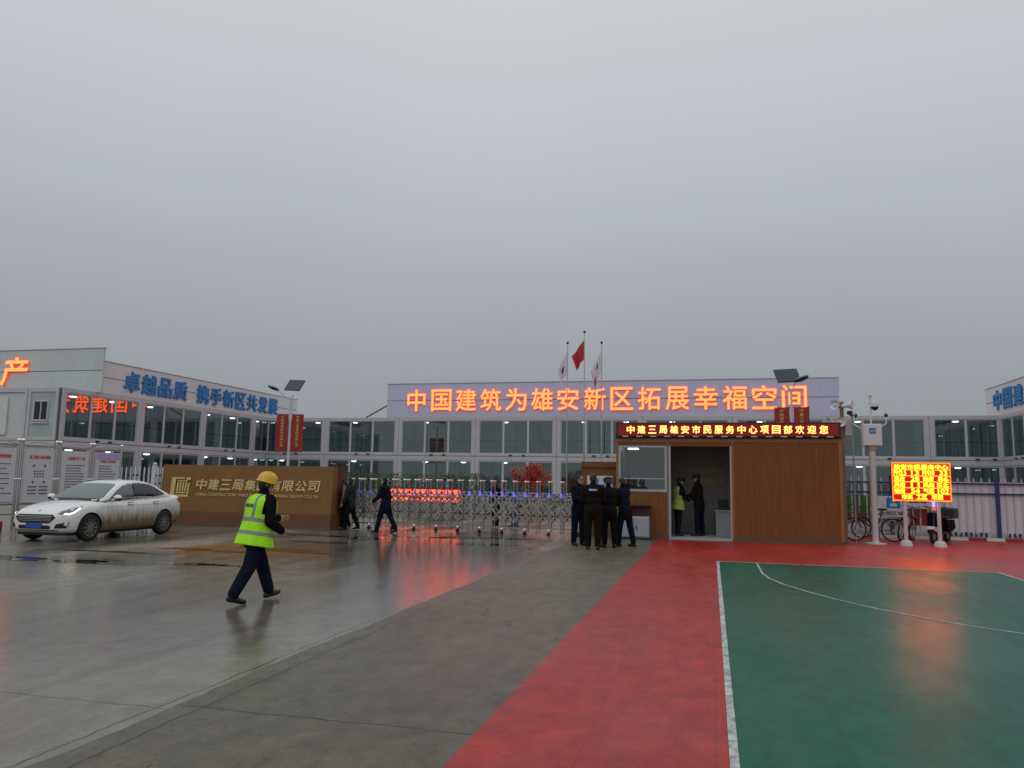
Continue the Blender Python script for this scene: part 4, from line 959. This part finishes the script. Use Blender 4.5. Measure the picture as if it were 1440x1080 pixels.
SEC = [(0, 0), (.5, 0), (.80, 0), (.94, .07), (.985, .20), (1, .42), (.995, .62), (.972, .80), (.925, .93), (.80, .99), (.45, 1.015), (0, 1.025)]
lo = MB(); rows = []
for x, hw, zb, zt in ST:
    if x > 1.4: x = 1.4+(x-1.4)*.86
    hw *= .965
    half = [(x, hw*f, zb+(zt-zb)*g) for f, g in SEC]
    rows.append(half+[(a, -b, c) for a, b, c in half[-2:0:-1]])
k = len(rows[0]); vs = [v for r_ in rows for v in r_]; fs = []
for i in range(len(rows)-1):
    for j in range(k): fs.append((i*k+j, i*k+(j+1) % k, (i+1)*k+(j+1) % k, (i+1)*k+j))
fs.append(tuple(range(k))); fs.append(tuple(range((len(rows)-1)*k, len(rows)*k))[::-1])
lo.add(vs, fs); tmp = lo.build('tmp', 'car'); tmp.modifiers.new('s', 'SUBSURF').levels = 2
cut = MB()
for x in (1.345, -1.345):
    for s in (-1, 1): cut.cyl((x, s*.62, .325), (x, s*1.2, .325), .365, n=40)
cutter = cut.build('tmpcut', 'black'); bo = tmp.modifiers.new('b', 'BOOLEAN'); bo.object = cutter; bo.operation = 'DIFFERENCE'; bo.solver = 'EXACT'
me = evaluated(tmp); bpy.data.objects.remove(tmp); bpy.data.objects.remove(cutter)
body = bpy.data.objects.new('body', me); COL.objects.link(body); body.parent = car
me.materials.clear(); me.materials.append(M['car']); me.materials.append(M['black'])
for p in me.polygons:
    c = p.center; p.use_smooth = True; p.material_index = 0
    for x in (1.345, -1.345):
        if (c.x-x)**2+(c.z-.325)**2 < .3655**2 and abs(c.y) < .875: p.material_index = 1 if abs(c.y) < .84 or (c.x-x)**2+(c.z-.325)**2 > .35**2 else 0
    if c.z < .21 and p.normal.z < -.5: p.material_index = 1
me.set_sharp_from_angle(angle=R(35))
RT = [(1.02, .955), (.62, 1.20), (.22, 1.385), (-.1, 1.455), (-.45, 1.48), (-.85, 1.455), (-1.2, 1.345), (-1.55, 1.16), (-1.82, 1.05)]
def lerp_t(T, x):
    T = sorted(T)
    for (a, b), (c, d) in zip(T, T[1:]):
        if a <= x <= c: return b+(d-b)*(x-a)/(c-a)
    return T[0][1] if x < T[0][0] else T[-1][1]
gh_ = MB(); rows = []
xs = [1.02, .8, .6, .4, .22, .05, -.2, -.5, -.8, -1.0, -1.2, -1.4, -1.6, -1.82]
for x in xs:
    zb = .90; dz = max(.06, lerp_t(RT, x)-zb); hb = .852-.06*max(0, (-x-.9))-.10*max(0, x-.5)
    half = [(x, hb, zb), (x, hb-.42*dz*.45, zb+dz*.45), (x, hb-.42*dz*.84, zb+dz*.84), (x, hb-.42*dz*.84-.075, zb+dz*.955), (x, .34, zb+dz*.995), (x, 0, zb+dz)]
    rows.append(half+[(a, -b, c) for a, b, c in half[-2::-1]])
k = len(rows[0]); vs = [v for r_ in rows for v in r_]; fs = []
for i in range(len(rows)-1):
    for j in range(k-1): fs.append((i*k+j, i*k+j+1, (i+1)*k+j+1, (i+1)*k+j))
    fs.append(((i+1)*k, i*k, i*k+k-1, (i+1)*k+k-1)[::1])
fs.append(tuple(range(k))); fs.append(tuple(range((len(rows)-1)*k, len(rows)*k))[::-1])
gh_.add(vs, fs); tmp = gh_.build('tmp', 'car'); tmp.modifiers.new('s', 'SUBSURF').levels = 2; me2 = evaluated(tmp); bpy.data.objects.remove(tmp)
roof = bpy.data.objects.new('roof', me2); COL.objects.link(roof); roof.parent = car
for p in me2.polygons: p.use_smooth = True
def bvh_of(*mes):
    V = []; F = []
    for m_ in mes:
        o = len(V); V += [v.co.copy() for v in m_.vertices]; F += [tuple(i+o for i in p.vertices) for p in m_.polygons]
    return BVHTree.FromPolygons(V, F)
BV = bvh_of(me, me2)
def patch(name, poly, org, U, V, d, m, parent, off=.006, cuts=6, th=.012):
    """a closed plate that follows the car body: polygon in (u, v), dropped along d onto the body"""
    bm = bmesh.new(); U, V, d, org = Vector(U), Vector(V), Vector(d).normalized(), Vector(org)
    f = bm.faces.new([bm.verts.new((u, v, 0)) for u, v in poly]); bmesh.ops.triangulate(bm, faces=[f])
    for _ in range(cuts):
        es = [e for e in bm.edges if e.calc_length() > .07]
        if not es: break
        bmesh.ops.subdivide_edges(bm, edges=es, cuts=1); bmesh.ops.triangulate(bm, faces=bm.faces[:])
    last = None; bad = []
    for v in bm.verts:
        P = org+U*v.co.x+V*v.co.y; h = BV.ray_cast(P, d)
        if h[0] is None: bad.append(v); continue
        v.co = h[0]-d*off
    bmesh.ops.delete(bm, geom=bad, context='VERTS')
    if not bm.faces: bm.free(); return None
    r_ = bmesh.ops.extrude_face_region(bm, geom=bm.faces[:])
    for v in [g for g in r_['geom'] if isinstance(g, bmesh.types.BMVert)]: v.co += d*th
    bmesh.ops.recalc_face_normals(bm, faces=bm.faces)
    return MB().bm(bm).build(name, m, parent, smooth=True, angle=50)
FX, LY = (-1, 0, 0), (0, -1, 0)
patch('windscreen', [(.93, -.70), (.93, .70), (.84, .74), (.27, .565), (.22, .50), (.22, -.50), (.27, -.565), (.84, -.74)], (0, 0, 3), (1, 0, 0), (0, 1, 0), (0, 0, -1), 'skyglass', car, .005)
patch('rear_window', [(-1.02, -.54), (-1.02, .54), (-1.52, .62), (-1.58, .55), (-1.58, -.55), (-1.52, -.62)], (0, 0, 3), (1, 0, 0), (0, 1, 0), (0, 0, -1), 'tint', car, .005)
for s in (1, -1):
    o, d = (0, 3*s, 0), (0, -s, 0)
    patch('door_window', [(.70, .995), (.42, 1.17), (.12, 1.315), (-.12, 1.375), (-.18, 1.38), (-.18, 1.00)], o, (1, 0, 0), (0, 0, 1), d, 'skyglass', car, .005)
    patch('door_window', [(-.25, 1.00), (-.25, 1.38), (-.5, 1.385), (-.82, 1.355), (-1.05, 1.275), (-1.32, 1.135), (-1.40, 1.085), (-1.0, 1.045)], o, (1, 0, 0), (0, 0, 1), d, 'tint', car, .005)
    tr_ = [(.78, .962), (.72, .992), (.42, 1.185), (.11, 1.335), (-.15, 1.40), (-.5, 1.405), (-.84, 1.375), (-1.07, 1.295), (-1.44, 1.09), (-1.36, 1.068), (-1.0, 1.03), (-.2, .985)]
    patch('window_trim', tr_, o, (1, 0, 0), (0, 0, 1), d, 'black', car, .002)
    for ln in ([(.80, .94), (.805, .94), (.745, .30), (.74, .30)], [(-.222, .97), (-.217, .97), (-.247, .26), (-.252, .26)], [(-1.16, 1.0), (-1.155, 1.0), (-.985, .62), (-.93, .30), (-.935, .30), (-.99, .62)], [(.74, .30), (-.93, .27), (-.93, .262), (.74, .292)]):
        patch('door_gap', ln, o, (1, 0, 0), (0, 0, 1), d, 'black', car, .002, 4, .01)
    for x in (-.02, -.98): patch('door_handle', [(x-.09, .845), (x+.09, .845), (x+.10, .865), (x+.08, .882), (x-.09, .882)], o, (1, 0, 0), (0, 0, 1), d, 'car', car, .03, 4, .035)
    for x in (-.02, -.98): patch('handle_recess', [(x-.12, .832), (x+.10, .832), (x+.12, .86), (x+.10, .90), (x-.12, .90)], o, (1, 0, 0), (0, 0, 1), d, 'dark', car, .003, 4, .006)
    patch('body_crease', [(1.0, .80), (-1.7, .855), (-1.7, .845), (1.0, .79)], o, (1, 0, 0), (0, 0, 1), d, 'grey', car, .001, 4, .008)
    q = .7071
    hl = patch('headlight', [(-1.10, .655), (-1.02, .735), (-.78, .805), (-.47, .86), (-.49, .81), (-.64, .705), (-.74, .655), (-.98, .628)], (3*q+1.0, s*(3*q+1.0), 0), (-q, s*q, 0), (0, 0, 1), (-q, -s*q, 0), 'chrome', car, .005)
    if hl:
        patch('lens', [(-1.07, .665), (-1.0, .728), (-.78, .792), (-.52, .842), (-.66, .72), (-.76, .672), (-.97, .645)], (3*q+1.0, s*(3*q+1.0), 0), (-q, s*q, 0), (0, 0, 1), (-q, -s*q, 0), 'skyglass', hl, .009)
        b = patch('bulb', [(-.95, .655), (-.89, .69), (-.83, .66)], (3*q+1.0, s*(3*q+1.0), 0), (-q, s*q, 0), (0, 0, 1), (-q, -s*q, 0), 'headlamp', hl, .014)
        patch('day_running_light', [(-.85, .655), (-.735, .68), (-.585, .795), (-.605, .80), (-.75, .70), (-.85, .668)], (3*q+1.0, s*(3*q+1.0), 0), (-q, s*q, 0), (0, 0, 1), (-q, -s*q, 0), 'headlamp', hl, .014)
    patch('fog_lamp_vent', [(s*.54, .335), (s*.58, .43), (s*.84, .50), (s*.82, .39), (s*.74, .335)], (4, 0, 0), (0, 1, 0), (0, 0, 1), FX, 'black', car, .004)
    patch('taillight', [(s*.55, .80), (s*.60, .93), (s*.80, .95), (s*.80, .82)], (-4, 0, 0), (0, 1, 0), (0, 0, 1), (1, 0, 0), 'tail', car, .008)
    patch('taillight', [(-2.235, .80), (-2.21, .96), (-1.93, .975), (-1.98, .88)], o, (1, 0, 0), (0, 0, 1), d, 'tail', car, .008)
    p = MB(); p.ell((.66, s*1.0, 1.03), (.075, .115, .072)); p.bar((.70, s*.86, .975), (.68, s*.96, 1.0), .06, .03); mr = p.build('mirror', 'car', car, smooth=True)
    p = MB(); p.ell((.655, s*1.0, 1.005), (.078, .113, .06)); p.build('mirror_base', 'black', mr, smooth=True)
g = patch('grille', [(-.48, .50), (-.56, .59), (-.47, .655), (.47, .655), (.56, .59), (.48, .50), (.40, .452), (-.40, .452)], (4, 0, 0), (0, 1, 0), (0, 0, 1), FX, 'black', car, .008)
for z in (.505, .54, .575, .61): patch('grille_slat', [(-.46, z), (.46, z), (.46, z+.007), (-.46, z+.007)], (4, 0, 0), (0, 1, 0), (0, 0, 1), FX, 'chrome', g, .016, 5, .01)
patch('lower_grille', [(-.46, .375), (-.42, .315), (.42, .315), (.46, .375), (.40, .40), (-.40, .40)], (4, 0, 0), (0, 1, 0), (0, 0, 1), FX, 'black', car, .006)
patch('bumper_lip', [(-.60, .275), (.60, .275), (.62, .295), (-.62, .295)], (4, 0, 0), (0, 1, 0), (0, 0, 1), FX, 'dark', car, .006)
p = MB(); p.rbox(2.150, 2.170, -.22, .22, .335, .455, .004); pl = p.build('number_plate', mat('plate blue', (.02, .09, .42), .4), car)
patch('hood_badge', [(2.02, -.05), (2.06, 0), (2.02, .05), (1.98, 0)], (0, 0, 3), (1, 0, 0), (0, 1, 0), (0, 0, -1), 'grey', car, .008)
for s in (1, -1): patch('hood_gap', [(1.0, s*.80), (1.0, s*.805), (1.8, s*.64), (1.8, s*.635)], (0, 0, 3), (1, 0, 0), (0, 1, 0), (0, 0, -1), 'dark', car, .001, 4, .006)
patch('wiper_cowl', [(.93, -.70), (.93, .70), (1.00, .70), (1.02, 0), (1.00, -.70)], (0, 0, 3), (1, 0, 0), (0, 1, 0), (0, 0, -1), 'black', car, .003, 4, .006)
M['dirtyrim'] = mat('dusty alloy', (.26, .24, .21), .45, .5, var=.2, scale=12)
for x in (1.345, -1.345):
    for s in (1, -1):
        T = Matrix.Translation((x, s*.775, .325)) @ Matrix.Rotation(R(-90*s), 4, 'X')
        w = MB(); w.lathe([(.21, -.10), (.28, -.105), (.315, -.085), (.325, -.04), (.325, .04), (.315, .085), (.28, .102), (.215, .095), (.205, .02), (.21, -.10)], 40, T); w = w.build('wheel', 'rubber', car, smooth=True)
        q = MB(); q.lathe([(.212, .088), (.20, .085), (.195, .03), (0, .02), (0, .01), (.20, .0)], 40, T)
        for i in range(10):
            a = 2*math.pi*i/10; c_ = Vector((math.cos(a), math.sin(a), 0)); n_ = Vector((-math.sin(a), math.cos(a), 0))
            pts = [c_*.04+n_*.022, c_*.205+n_*.011, c_*.205-n_*.011, c_*.04-n_*.022]
            q.add([T @ (v+Vector((0, 0, z))) for z in (.035, .085 if True else 0) for v in pts], [(0, 1, 2, 3), (7, 6, 5, 4), (0, 4, 5, 1), (1, 5, 6, 2), (2, 6, 7, 3), (3, 7, 4, 0)])
        q.lathe([(0, .095), (.045, .09), (.055, .05)], 16, T); q.build('rim', 'dirtyrim', w)
p = MB(); p.box(-1.9, 1.9, -.70, .70, .155, .25); p.build('underbody', 'black', car)

# ------------------------------------------------------------------ people
import numpy as np
def person(label, loc, heading, h=1.75, lean=3, legs=((12, 4, 0), (-10, 8, 0)), arms=((8, 8, 15, 10), (-8, 8, 15, 10)), head=(0, 5), mats=('skin', 'navy', 'navy', 'shoe'),
           coat=.0, hair=True, cap=None, helmet=False, vest=None, vtext=None, voxel=.011, spread=.10, group=None, bulk=1.0, dz=0, collar=True):
    """legs (left, right): thigh swing, knee bend, foot pitch; arms (left, right): swing, abduction, elbow, inward. Degrees."""
    k = h/1.75; P = Vector((0, 0, 0)); sin, cos = math.sin, math.cos
    pr = []
    def capsule(a, ra, b, rb, t): pr.append(('c', Vector(a), ra*k, Vector(b), rb*k, t))
    def ell(c, r, t, rot=None): pr.append(('e', Vector(c), Vector(r)*k, rot or Matrix.Identity(3), t))
    L = R(lean); up = Vector((sin(L), 0, cos(L))); fw = Vector((cos(L), 0, -sin(L))); RL = Matrix.Rotation(L, 3, 'Y')
    low = 9
    for sd, (a, kn, ft) in zip((1, -1), legs):
        a = R(a); b = a-R(kn); H_ = P+Vector((0, sd*spread*k, -.03*k))
        K = H_+Vector((sin(a), sd*.03, -cos(a)))*.435*k; A = K+Vector((sin(b), 0, -cos(b)))*.41*k
        capsule(H_, .103*bulk, K, .077*bulk, 2); capsule(K, .077*bulk, A+Vector((0, 0, .02)), .064*bulk, 2)
        fa = R(ft); fd = Vector((cos(fa), sd*.12, sin(fa))); hd_ = Vector((-sin(fa), 0, cos(fa)))
        heel = A-fd*.05*k-hd_*.05*k; toe = A+fd*.165*k-hd_*.062*k
        capsule(A, .045, heel+fd*.04*k, .044, 3); capsule(heel, .040, toe, .032, 3); capsule(heel+Vector((0, 0, 0))+fd*.1*k, .044, toe-fd*.03*k, .036, 3)
        low = min(low, heel.z-.040*k, toe.z-.032*k)
    ell(P+up*.02*k, (.122*bulk, .165*bulk, .13), 1 if coat else 2, RL)
    if coat: ell(P-up*(.02+coat*.4)*k, (.145*bulk, .185*bulk, .12+coat), 1, RL)
    ell(P+up*.16*k, (.128*bulk, .165*bulk, .18), 1, RL); ell(P+up*.34*k-fw*.005*k, (.132*bulk, .185*bulk, .19), 1, RL)
    Nk = P+up*.50*k
    for sd in (1, -1): capsule(P+up*.475*k, .075, P+up*.445*k+Vector((0, sd*.165*k, 0)), .075, 1)
    hy, hp = head; hdir = Vector((sin(L*.4), 0, cos(L*.4)))
    Rh = Matrix.Rotation(R(hy), 3, 'Z') @ Matrix.Rotation(R(hp), 3, 'Y'); C_ = Nk+hdir*.155*k+Vector((.022*k, 0, 0))
    def hp_(v): return C_+(Rh @ Vector(v))*k
    capsule(Nk-up*.03*k, .060, C_+Rh @ Vector((-.01, 0, -.05))*k, .052, 0)
    if collar: capsule(Nk-up*.03*k, .086, Nk+up*.06*k, .070, 1)
    ell(hp_((-.008, 0, .02)), (.096, .078, .100), 0, Rh); ell(hp_((.025, 0, -.055)), (.066, .058, .070), 0, Rh)
    capsule(hp_((.088, 0, .015)), .010, hp_((.102, 0, -.022)), .014, 0)
    ell(hp_((.086, 0, -.066)), (.010, .024, .008), 4, Rh)
    for sd in (1, -1):
        ell(hp_((.082, sd*.032, .012)), (.010, .014, .008), 5, Rh); ell(hp_((.083, sd*.032, .034)), (.010, .022, .006), 5, Rh); ell(hp_((-.004, sd*.080, -.004)), (.018, .010, .030), 0, Rh)
    hands = []
    for sd, (sw, ab, el, inw) in zip((1, -1), arms):
        s_, a_, e_, i_ = R(sw), R(ab), R(sw+el), R(inw)
        Sh = P+up*.435*k+Vector((0, sd*.185*k, 0)); d1 = Vector((sin(s_), sd*sin(a_), -cos(s_)*cos(a_))).normalized()
        d2 = Vector((sin(e_)*cos(i_), sd*sin(a_)*.4*cos(e_)-sd*sin(i_)*max(.3, abs(sin(e_))), -cos(e_))).normalized()
        E_ = Sh+d1*.285*k; W_ = E_+d2*.245*k
        capsule(Sh, .078*bulk, E_, .064*bulk, 1); capsule(E_, .064*bulk, W_-d2*.015*k, .050*bulk, 1)
        n = (Vector((0, -sd, 0))-d2*(d2.dot(Vector((0, -sd, 0))))).normalized(); w = d2.cross(n)
        Rm = Matrix((d2, w, n)).transposed()
        pc = W_+d2*.052*k; ell(pc, (.050, .040, .018), 0, Rm); capsule(W_-d2*.02*k, .026, W_+d2*.03*k, .027, 0)
        for q_, (of, ln) in enumerate(((-.030, .062), (-.010, .074), (.010, .070), (.030, .055))):
            f0 = W_+d2*.088*k+w*of*k; f1 = f0+(d2*.86+n*.5).normalized()*ln*.55*k; f2 = f1+(d2*.45+n*.9).normalized()*ln*.5*k
            capsule(f0, .0095, f1, .0092, 0); capsule(f1, .0092, f2, .0082, 0)
        th = w*(1 if w.x > 0 else -1)
        t0 = W_+d2*.03*k+th*.028*k; t1 = t0+(d2*.6+th*.6+n*.4).normalized()*.036*k; t2 = t1+(d2*.85+n*.45).normalized()*.03*k
        capsule(t0, .012, t1, .011, 0); capsule(t1, .011, t2, .009, 0)
        hands.append((pc, Rm))
    mb = MB()
    for p in pr:
        if p[0] == 'c':
            _, a, ra, b, rb, t = p; mb.ell(a, (ra,)*3, sub=2); mb.ell(b, (rb,)*3, sub=2)
            if (b-a).length > 1e-4: mb.cyl(a, b, ra, rb, 14)
        else: mb.ell(p[1], p[2], p[3], 3)
    tmp = mb.build('tmp', 'skin'); rm = tmp.modifiers.new('r', 'REMESH'); rm.mode = 'VOXEL'; rm.voxel_size = voxel; rm.use_smooth_shade = True
    sm = tmp.modifiers.new('s', 'SMOOTH'); sm.factor = .5; sm.iterations = 4
    me = evaluated(tmp); bpy.data.objects.remove(tmp)
    n = len(me.polygons); ce = np.empty(n*3); me.polygons.foreach_get('center', ce); ce = ce.reshape(n, 3)
    best = np.full(n, 9.); idx = np.zeros(n, int)
    for p in pr:
        if p[0] == 'c':
            a, b = np.array(p[1]), np.array(p[3]); ab = b-a; t = np.clip(((ce-a) @ ab)/max(1e-9, ab @ ab), 0, 1)
            d = np.linalg.norm(ce-a-t[:, None]*ab, axis=1)-(p[2]+(p[4]-p[2])*t); tg = p[5]
        else:
            q = (ce-np.array(p[1])) @ np.array(p[3]); r_ = np.array(p[2]); d = (np.linalg.norm(q/r_, axis=1)-1)*min(r_); tg = p[4]
            if tg in (4, 5): d = d-.004
        m_ = d < best; best[m_] = d[m_]; idx[m_] = tg
    me.materials.clear()
    for m_ in (mats[0], mats[1], mats[2], mats[3], 'lip', 'eye'): me.materials.append(M[m_])
    me.polygons.foreach_set('material_index', idx.astype(np.int32)); me.polygons.foreach_set('use_smooth', [True]*n); me.update()
    o = bpy.data.objects.new('person', me); COL.objects.link(o); o.location = (loc[0], loc[1], loc[2]-low); o.rotation_euler.z = R(heading)
    tag(o, label, 'person', group)
    Hm = Matrix.Translation(C_) @ Rh.to_4x4() @ Matrix.Scale(k, 4)
    if hair:
        q = MB(); q.ell((-.020, 0, .030 if not helmet else .0), (.094, .087, .100 if not helmet else .09), sub=3); q.ell((-.045, 0, -.01), (.062, .080, .085), sub=3); q.v = [tuple(Hm @ Vector(v)) for v in q.v]; q.build('hair', 'hair', o, smooth=True)
    if cap:
        q = MB(); q.lathe([(.103, .035), (.108, .06), (.118, .085), (.10, .12), (.05, .135), (0, .138)], 24); q.v = [(v[0]*1.04, v[1]*.95, v[2]) for v in q.v]
        q.ell((.095, 0, .038), (.065, .075, .010)); q.v = [tuple(Hm @ Vector(v)) for v in q.v]; q.build('cap', cap, o, smooth=True)
    if helmet:
        q = MB(); q.lathe([(.150, .022), (.152, .030), (.138, .036), (.134, .06), (.126, .10), (.105, .138), (.07, .162), (.03, .172), (0, .174)], 32)
        q.v = [(v[0]*1.03+(.022 if v[0] > .1 and v[2] < .034 else 0), v[1]*.86, v[2]*1.02) for v in q.v]
        for y in (-.03, 0, .03):
            pts = [(.112*math.cos(a)*1.0, y, .055+.122*math.sin(a)) for a in [R(20+t*14) for t in range(11)]]; q.tube(pts, .010, 6)
        q.v = [tuple(Hm @ Vector(v)) for v in q.v]; q.build('safety_helmet', 'helmet', o, smooth=True)
        q = MB(); q.tube([(.02, .078, .03), (.03, .07, -.05), (.035, 0, -.125), (.03, -.07, -.05), (.02, -.078, .03)], .006, 6); q.v = [tuple(Hm @ Vector(v)) for v in q.v]; q.build('chin_strap', 'dark', o)
    if vest:
        prof = [(-.19, .200, .235), (-.10, .182, .217), (.0, .165, .200), (.08, .152, .190), (.16, .150, .192), (.24, .152, .203), (.32, .153, .212), (.40, .145, .215), (.455, .128, .205), (.495, .100, .15), (.515, .078, .098)]
        q = MB(); n_ = 48
        for i, (z, a, b) in enumerate(prof):
            for j in range(n_):
                t = 2*math.pi*j/n_; c, s = math.cos(t), math.sin(t); fl = 1+(.045*math.sin(t*7+1+z*9)+.02*math.sin(t*13+z*30) if z < 0 else .022*math.sin(t*5+z*20)+.014*math.sin(t*3-z*38+1))
                q.v.append((a*k*bulk*fl*math.copysign(abs(c)**.8, c), b*k*bulk*fl*math.copysign(abs(s)**.8, s), z*k))
        for i in range(len(prof)-1):
            for j in range(n_):
                t = 2*math.pi*(j+.5)/n_
                if .22 < prof[i][0] < .44 and abs(math.sin(t)) > .86: continue
                q.f.append((i*n_+j, i*n_+(j+1) % n_, (i+1)*n_+(j+1) % n_, (i+1)*n_+j)); q.m.append(0)
        tmp = q.build('tmp', vest, smooth=True); so_ = tmp.modifiers.new('s', 'SOLIDIFY'); so_.thickness = .010; so_.offset = -1; tmp.modifiers.new('u', 'SUBSURF').levels = 1
        me = evaluated(tmp); bpy.data.objects.remove(tmp); v_ = bpy.data.objects.new('safety_vest', me); COL.objects.link(v_); v_.parent = o; v_.rotation_euler = (0, L, 0)
        if vtext:
            t = MB(); text_mb(t, vtext, -.09, .09, .315, .365, 0, .010, bold=.03)
            t.v = [((-.158*bulk+v[1])*k, -v[0]*k, v[2]*k) for v in t.v]; t.build('lettering', 'greytext', v_)
    elif vtext:
        t = MB(); text_mb(t, vtext, -.10, .10, .375, .425, 0, .012, bold=.03)
        t.v = [((-.150*bulk+v[1])*k, -v[0]*k, v[2]*k) for v in t.v]; t.build('lettering', 'white', o, rot=(0, L, 0))
    o['_hand'] = 0; del o['_hand']
    mw = Matrix.Translation(o.location) @ Matrix.Rotation(R(heading), 4, 'Z')
    return o, [(mw @ hnd[0], mw.to_3x3() @ hnd[1]) for hnd in hands]

wk, hands = person('worker in a yellow helmet and lime reflective vest striding across the wet concrete', (-5.86, 9.38, 0), 62, 1.70, 10, legs=((24, 6, 10), (-18, 12, -12)), arms=((22, 8, 70, 25), (-4, 14, 62, 14)), head=(-22, 14),
             mats=('skin', 'blackcloth', 'jeans', 'shoe'), helmet=True, vest='vest', vtext='中建三局', voxel=.0065, coat=.08, bulk=1.2)
ph = empty('mobile_phone', hands[1][0]+Vector((.02, .05, .02)), R(62), 'pale mobile phone in the walking worker\'s right hand', 'phone')
q = MB(); q.rbox(-.06, .08, -.036, .036, -.004, .005, .003); q.build('case', 'phone', ph); q = MB(); q.box(-.052, .072, -.031, .031, .0052, .0065); q.build('screen', 'black', ph)

ge = 'guards talking by the gatehouse'
person('guard in a dark hooded jacket facing the others, nearest the gate end', (-3.28, 19.95, .018), -40, 1.78, 2, legs=((2, 2, 0), (-2, 3, 0)), arms=((25, 6, 75, 55), (20, 8, 80, 55)), head=(10, 10), mats=('skin', 'navy', 'navy', 'shoe'), coat=.14, bulk=1.12)
person('guard seen from behind with white lettering across his black jacket', (-2.76, 18.9, .018), 98, 1.80, 2, legs=((2, 2, 0), (-3, 2, 0)), arms=((12, 10, 50, 40), (12, 10, 50, 40)), head=(5, 12), mats=('skin', 'brownblack', 'brownblack', 'shoe'), coat=.10, bulk=1.16, vtext='特勤保安')
person('guard in black cap looking down between two colleagues', (-2.46, 19.6, .018), 120, 1.72, 6, legs=((4, 4, 0), (-4, 4, 0)), arms=((15, 6, 60, 40), (10, 6, 55, 30)), head=(0, 22), mats=('skin', 'blackcloth', 'blackcloth', 'shoe'), coat=.12, bulk=1.1, cap='black')
g4, _ = person('guard with a pale shoulder patch leaning in beside the waste cabinet', (-2.12, 20.1, .018), 150, 1.74, 9, legs=((12, 8, 0), (-10, 4, 0)), arms=((20, 6, 60, 30), (15, 8, 55, 30)), head=(0, 15), mats=('skin', 'navy', 'navy', 'shoe'), coat=.12, bulk=1.08)
q = MB(); q.rbox(-.05, .03, -.235, -.205, .40, .44, .008); q.build('shoulder_patch', 'white', g4, rot=(0, R(9), 0))
person('man in a charcoal jacket walking left past the end of the brown sign', (-10.95, 22.75, 0), 185, 1.64, 4, legs=((10, 4, 0), (-12, 10, -6)), arms=((10, 8, 15, 8), (-14, 8, 20, 8)), head=(0, 4), mats=('skin', 'charcoal', 'blackcloth', 'shoe'), coat=.14, bulk=1.1)
_, hd2 = person('person in a pink jacket and yellow shoes half hidden behind the charcoal jacket man', (-11.25, 23.0, 0), 205, 1.55, 4, legs=((8, 4, 0), (-8, 8, 0)), arms=((5, 8, 12, 8), (5, 8, 12, 8)), head=(0, 4), mats=('skin', 'pink', 'blackcloth', 'yellowshoe'), coat=.08)
bg = empty('carrier_bag', hd2[1][0]+Vector((0, -.02, -.20)), R(20), 'light blue carrier bag held by the person in pink', 'bag')
q = MB(); q.ell((0, 0, -.05), (.17, .07, .15), sub=3); q.cyl((0, 0, .05), (0, 0, .14), .06, .03, 10); q.build('sack', 'lightblue', bg, smooth=True); q = MB(); q.tube([(-.04, 0, .12), (-.02, 0, .20), (.02, 0, .20), (.04, 0, .12)], .008, 6); q.build('handle', 'lightblue', bg)
person('man in navy clothes striding left in front of the gate', (-9.42, 21.95, 0), 178, 1.70, 6, legs=((18, 6, 6), (-16, 10, -10)), arms=((20, 8, 30, 12), (-14, 8, 22, 8)), head=(0, 2), mats=('skin', 'navy', 'navy', 'shoe'), coat=.16, bulk=1.08)
person('person in black standing behind the right half of the gate', (-7.2, 26.2, 0), 250, 1.62, 5, legs=((4, 3, 0), (-6, 3, 0)), head=(0, 10), mats=('skin', 'blackcloth', 'blackcloth', 'shoe'), coat=.14, bulk=1.05)
person('person in a bright blue jacket bending over behind the gate', (-6.55, 26.6, 0), 195, 1.66, 48, legs=((16, 18, 0), (4, 10, 0)), arms=((35, 8, 30, 8), (30, 8, 30, 8)), head=(0, 25), mats=('skin', 'bluecloth', 'bluecloth', 'shoe'), coat=.12, bulk=1.2)
person('worker in a lime vest standing inside the gatehouse doorway', (-.95, 23.75, .09), 25, 1.70, 6, legs=((3, 3, 0), (-3, 3, 0)), arms=((20, 8, 60, 30), (15, 8, 60, 30)), head=(0, 10), mats=('skin', 'blackcloth', 'brownblack', 'shoe'), vest='vest2', cap='black')
person('man in a dark coat and black cap inside the gatehouse doorway', (-.36, 23.95, .09), 165, 1.80, 4, legs=((3, 3, 0), (-3, 3, 0)), arms=((20, 8, 70, 40), (10, 8, 55, 30)), head=(0, 10), mats=('skin', 'brownblack', 'navy', 'shoe'), coat=.18, cap='black', bulk=1.08)
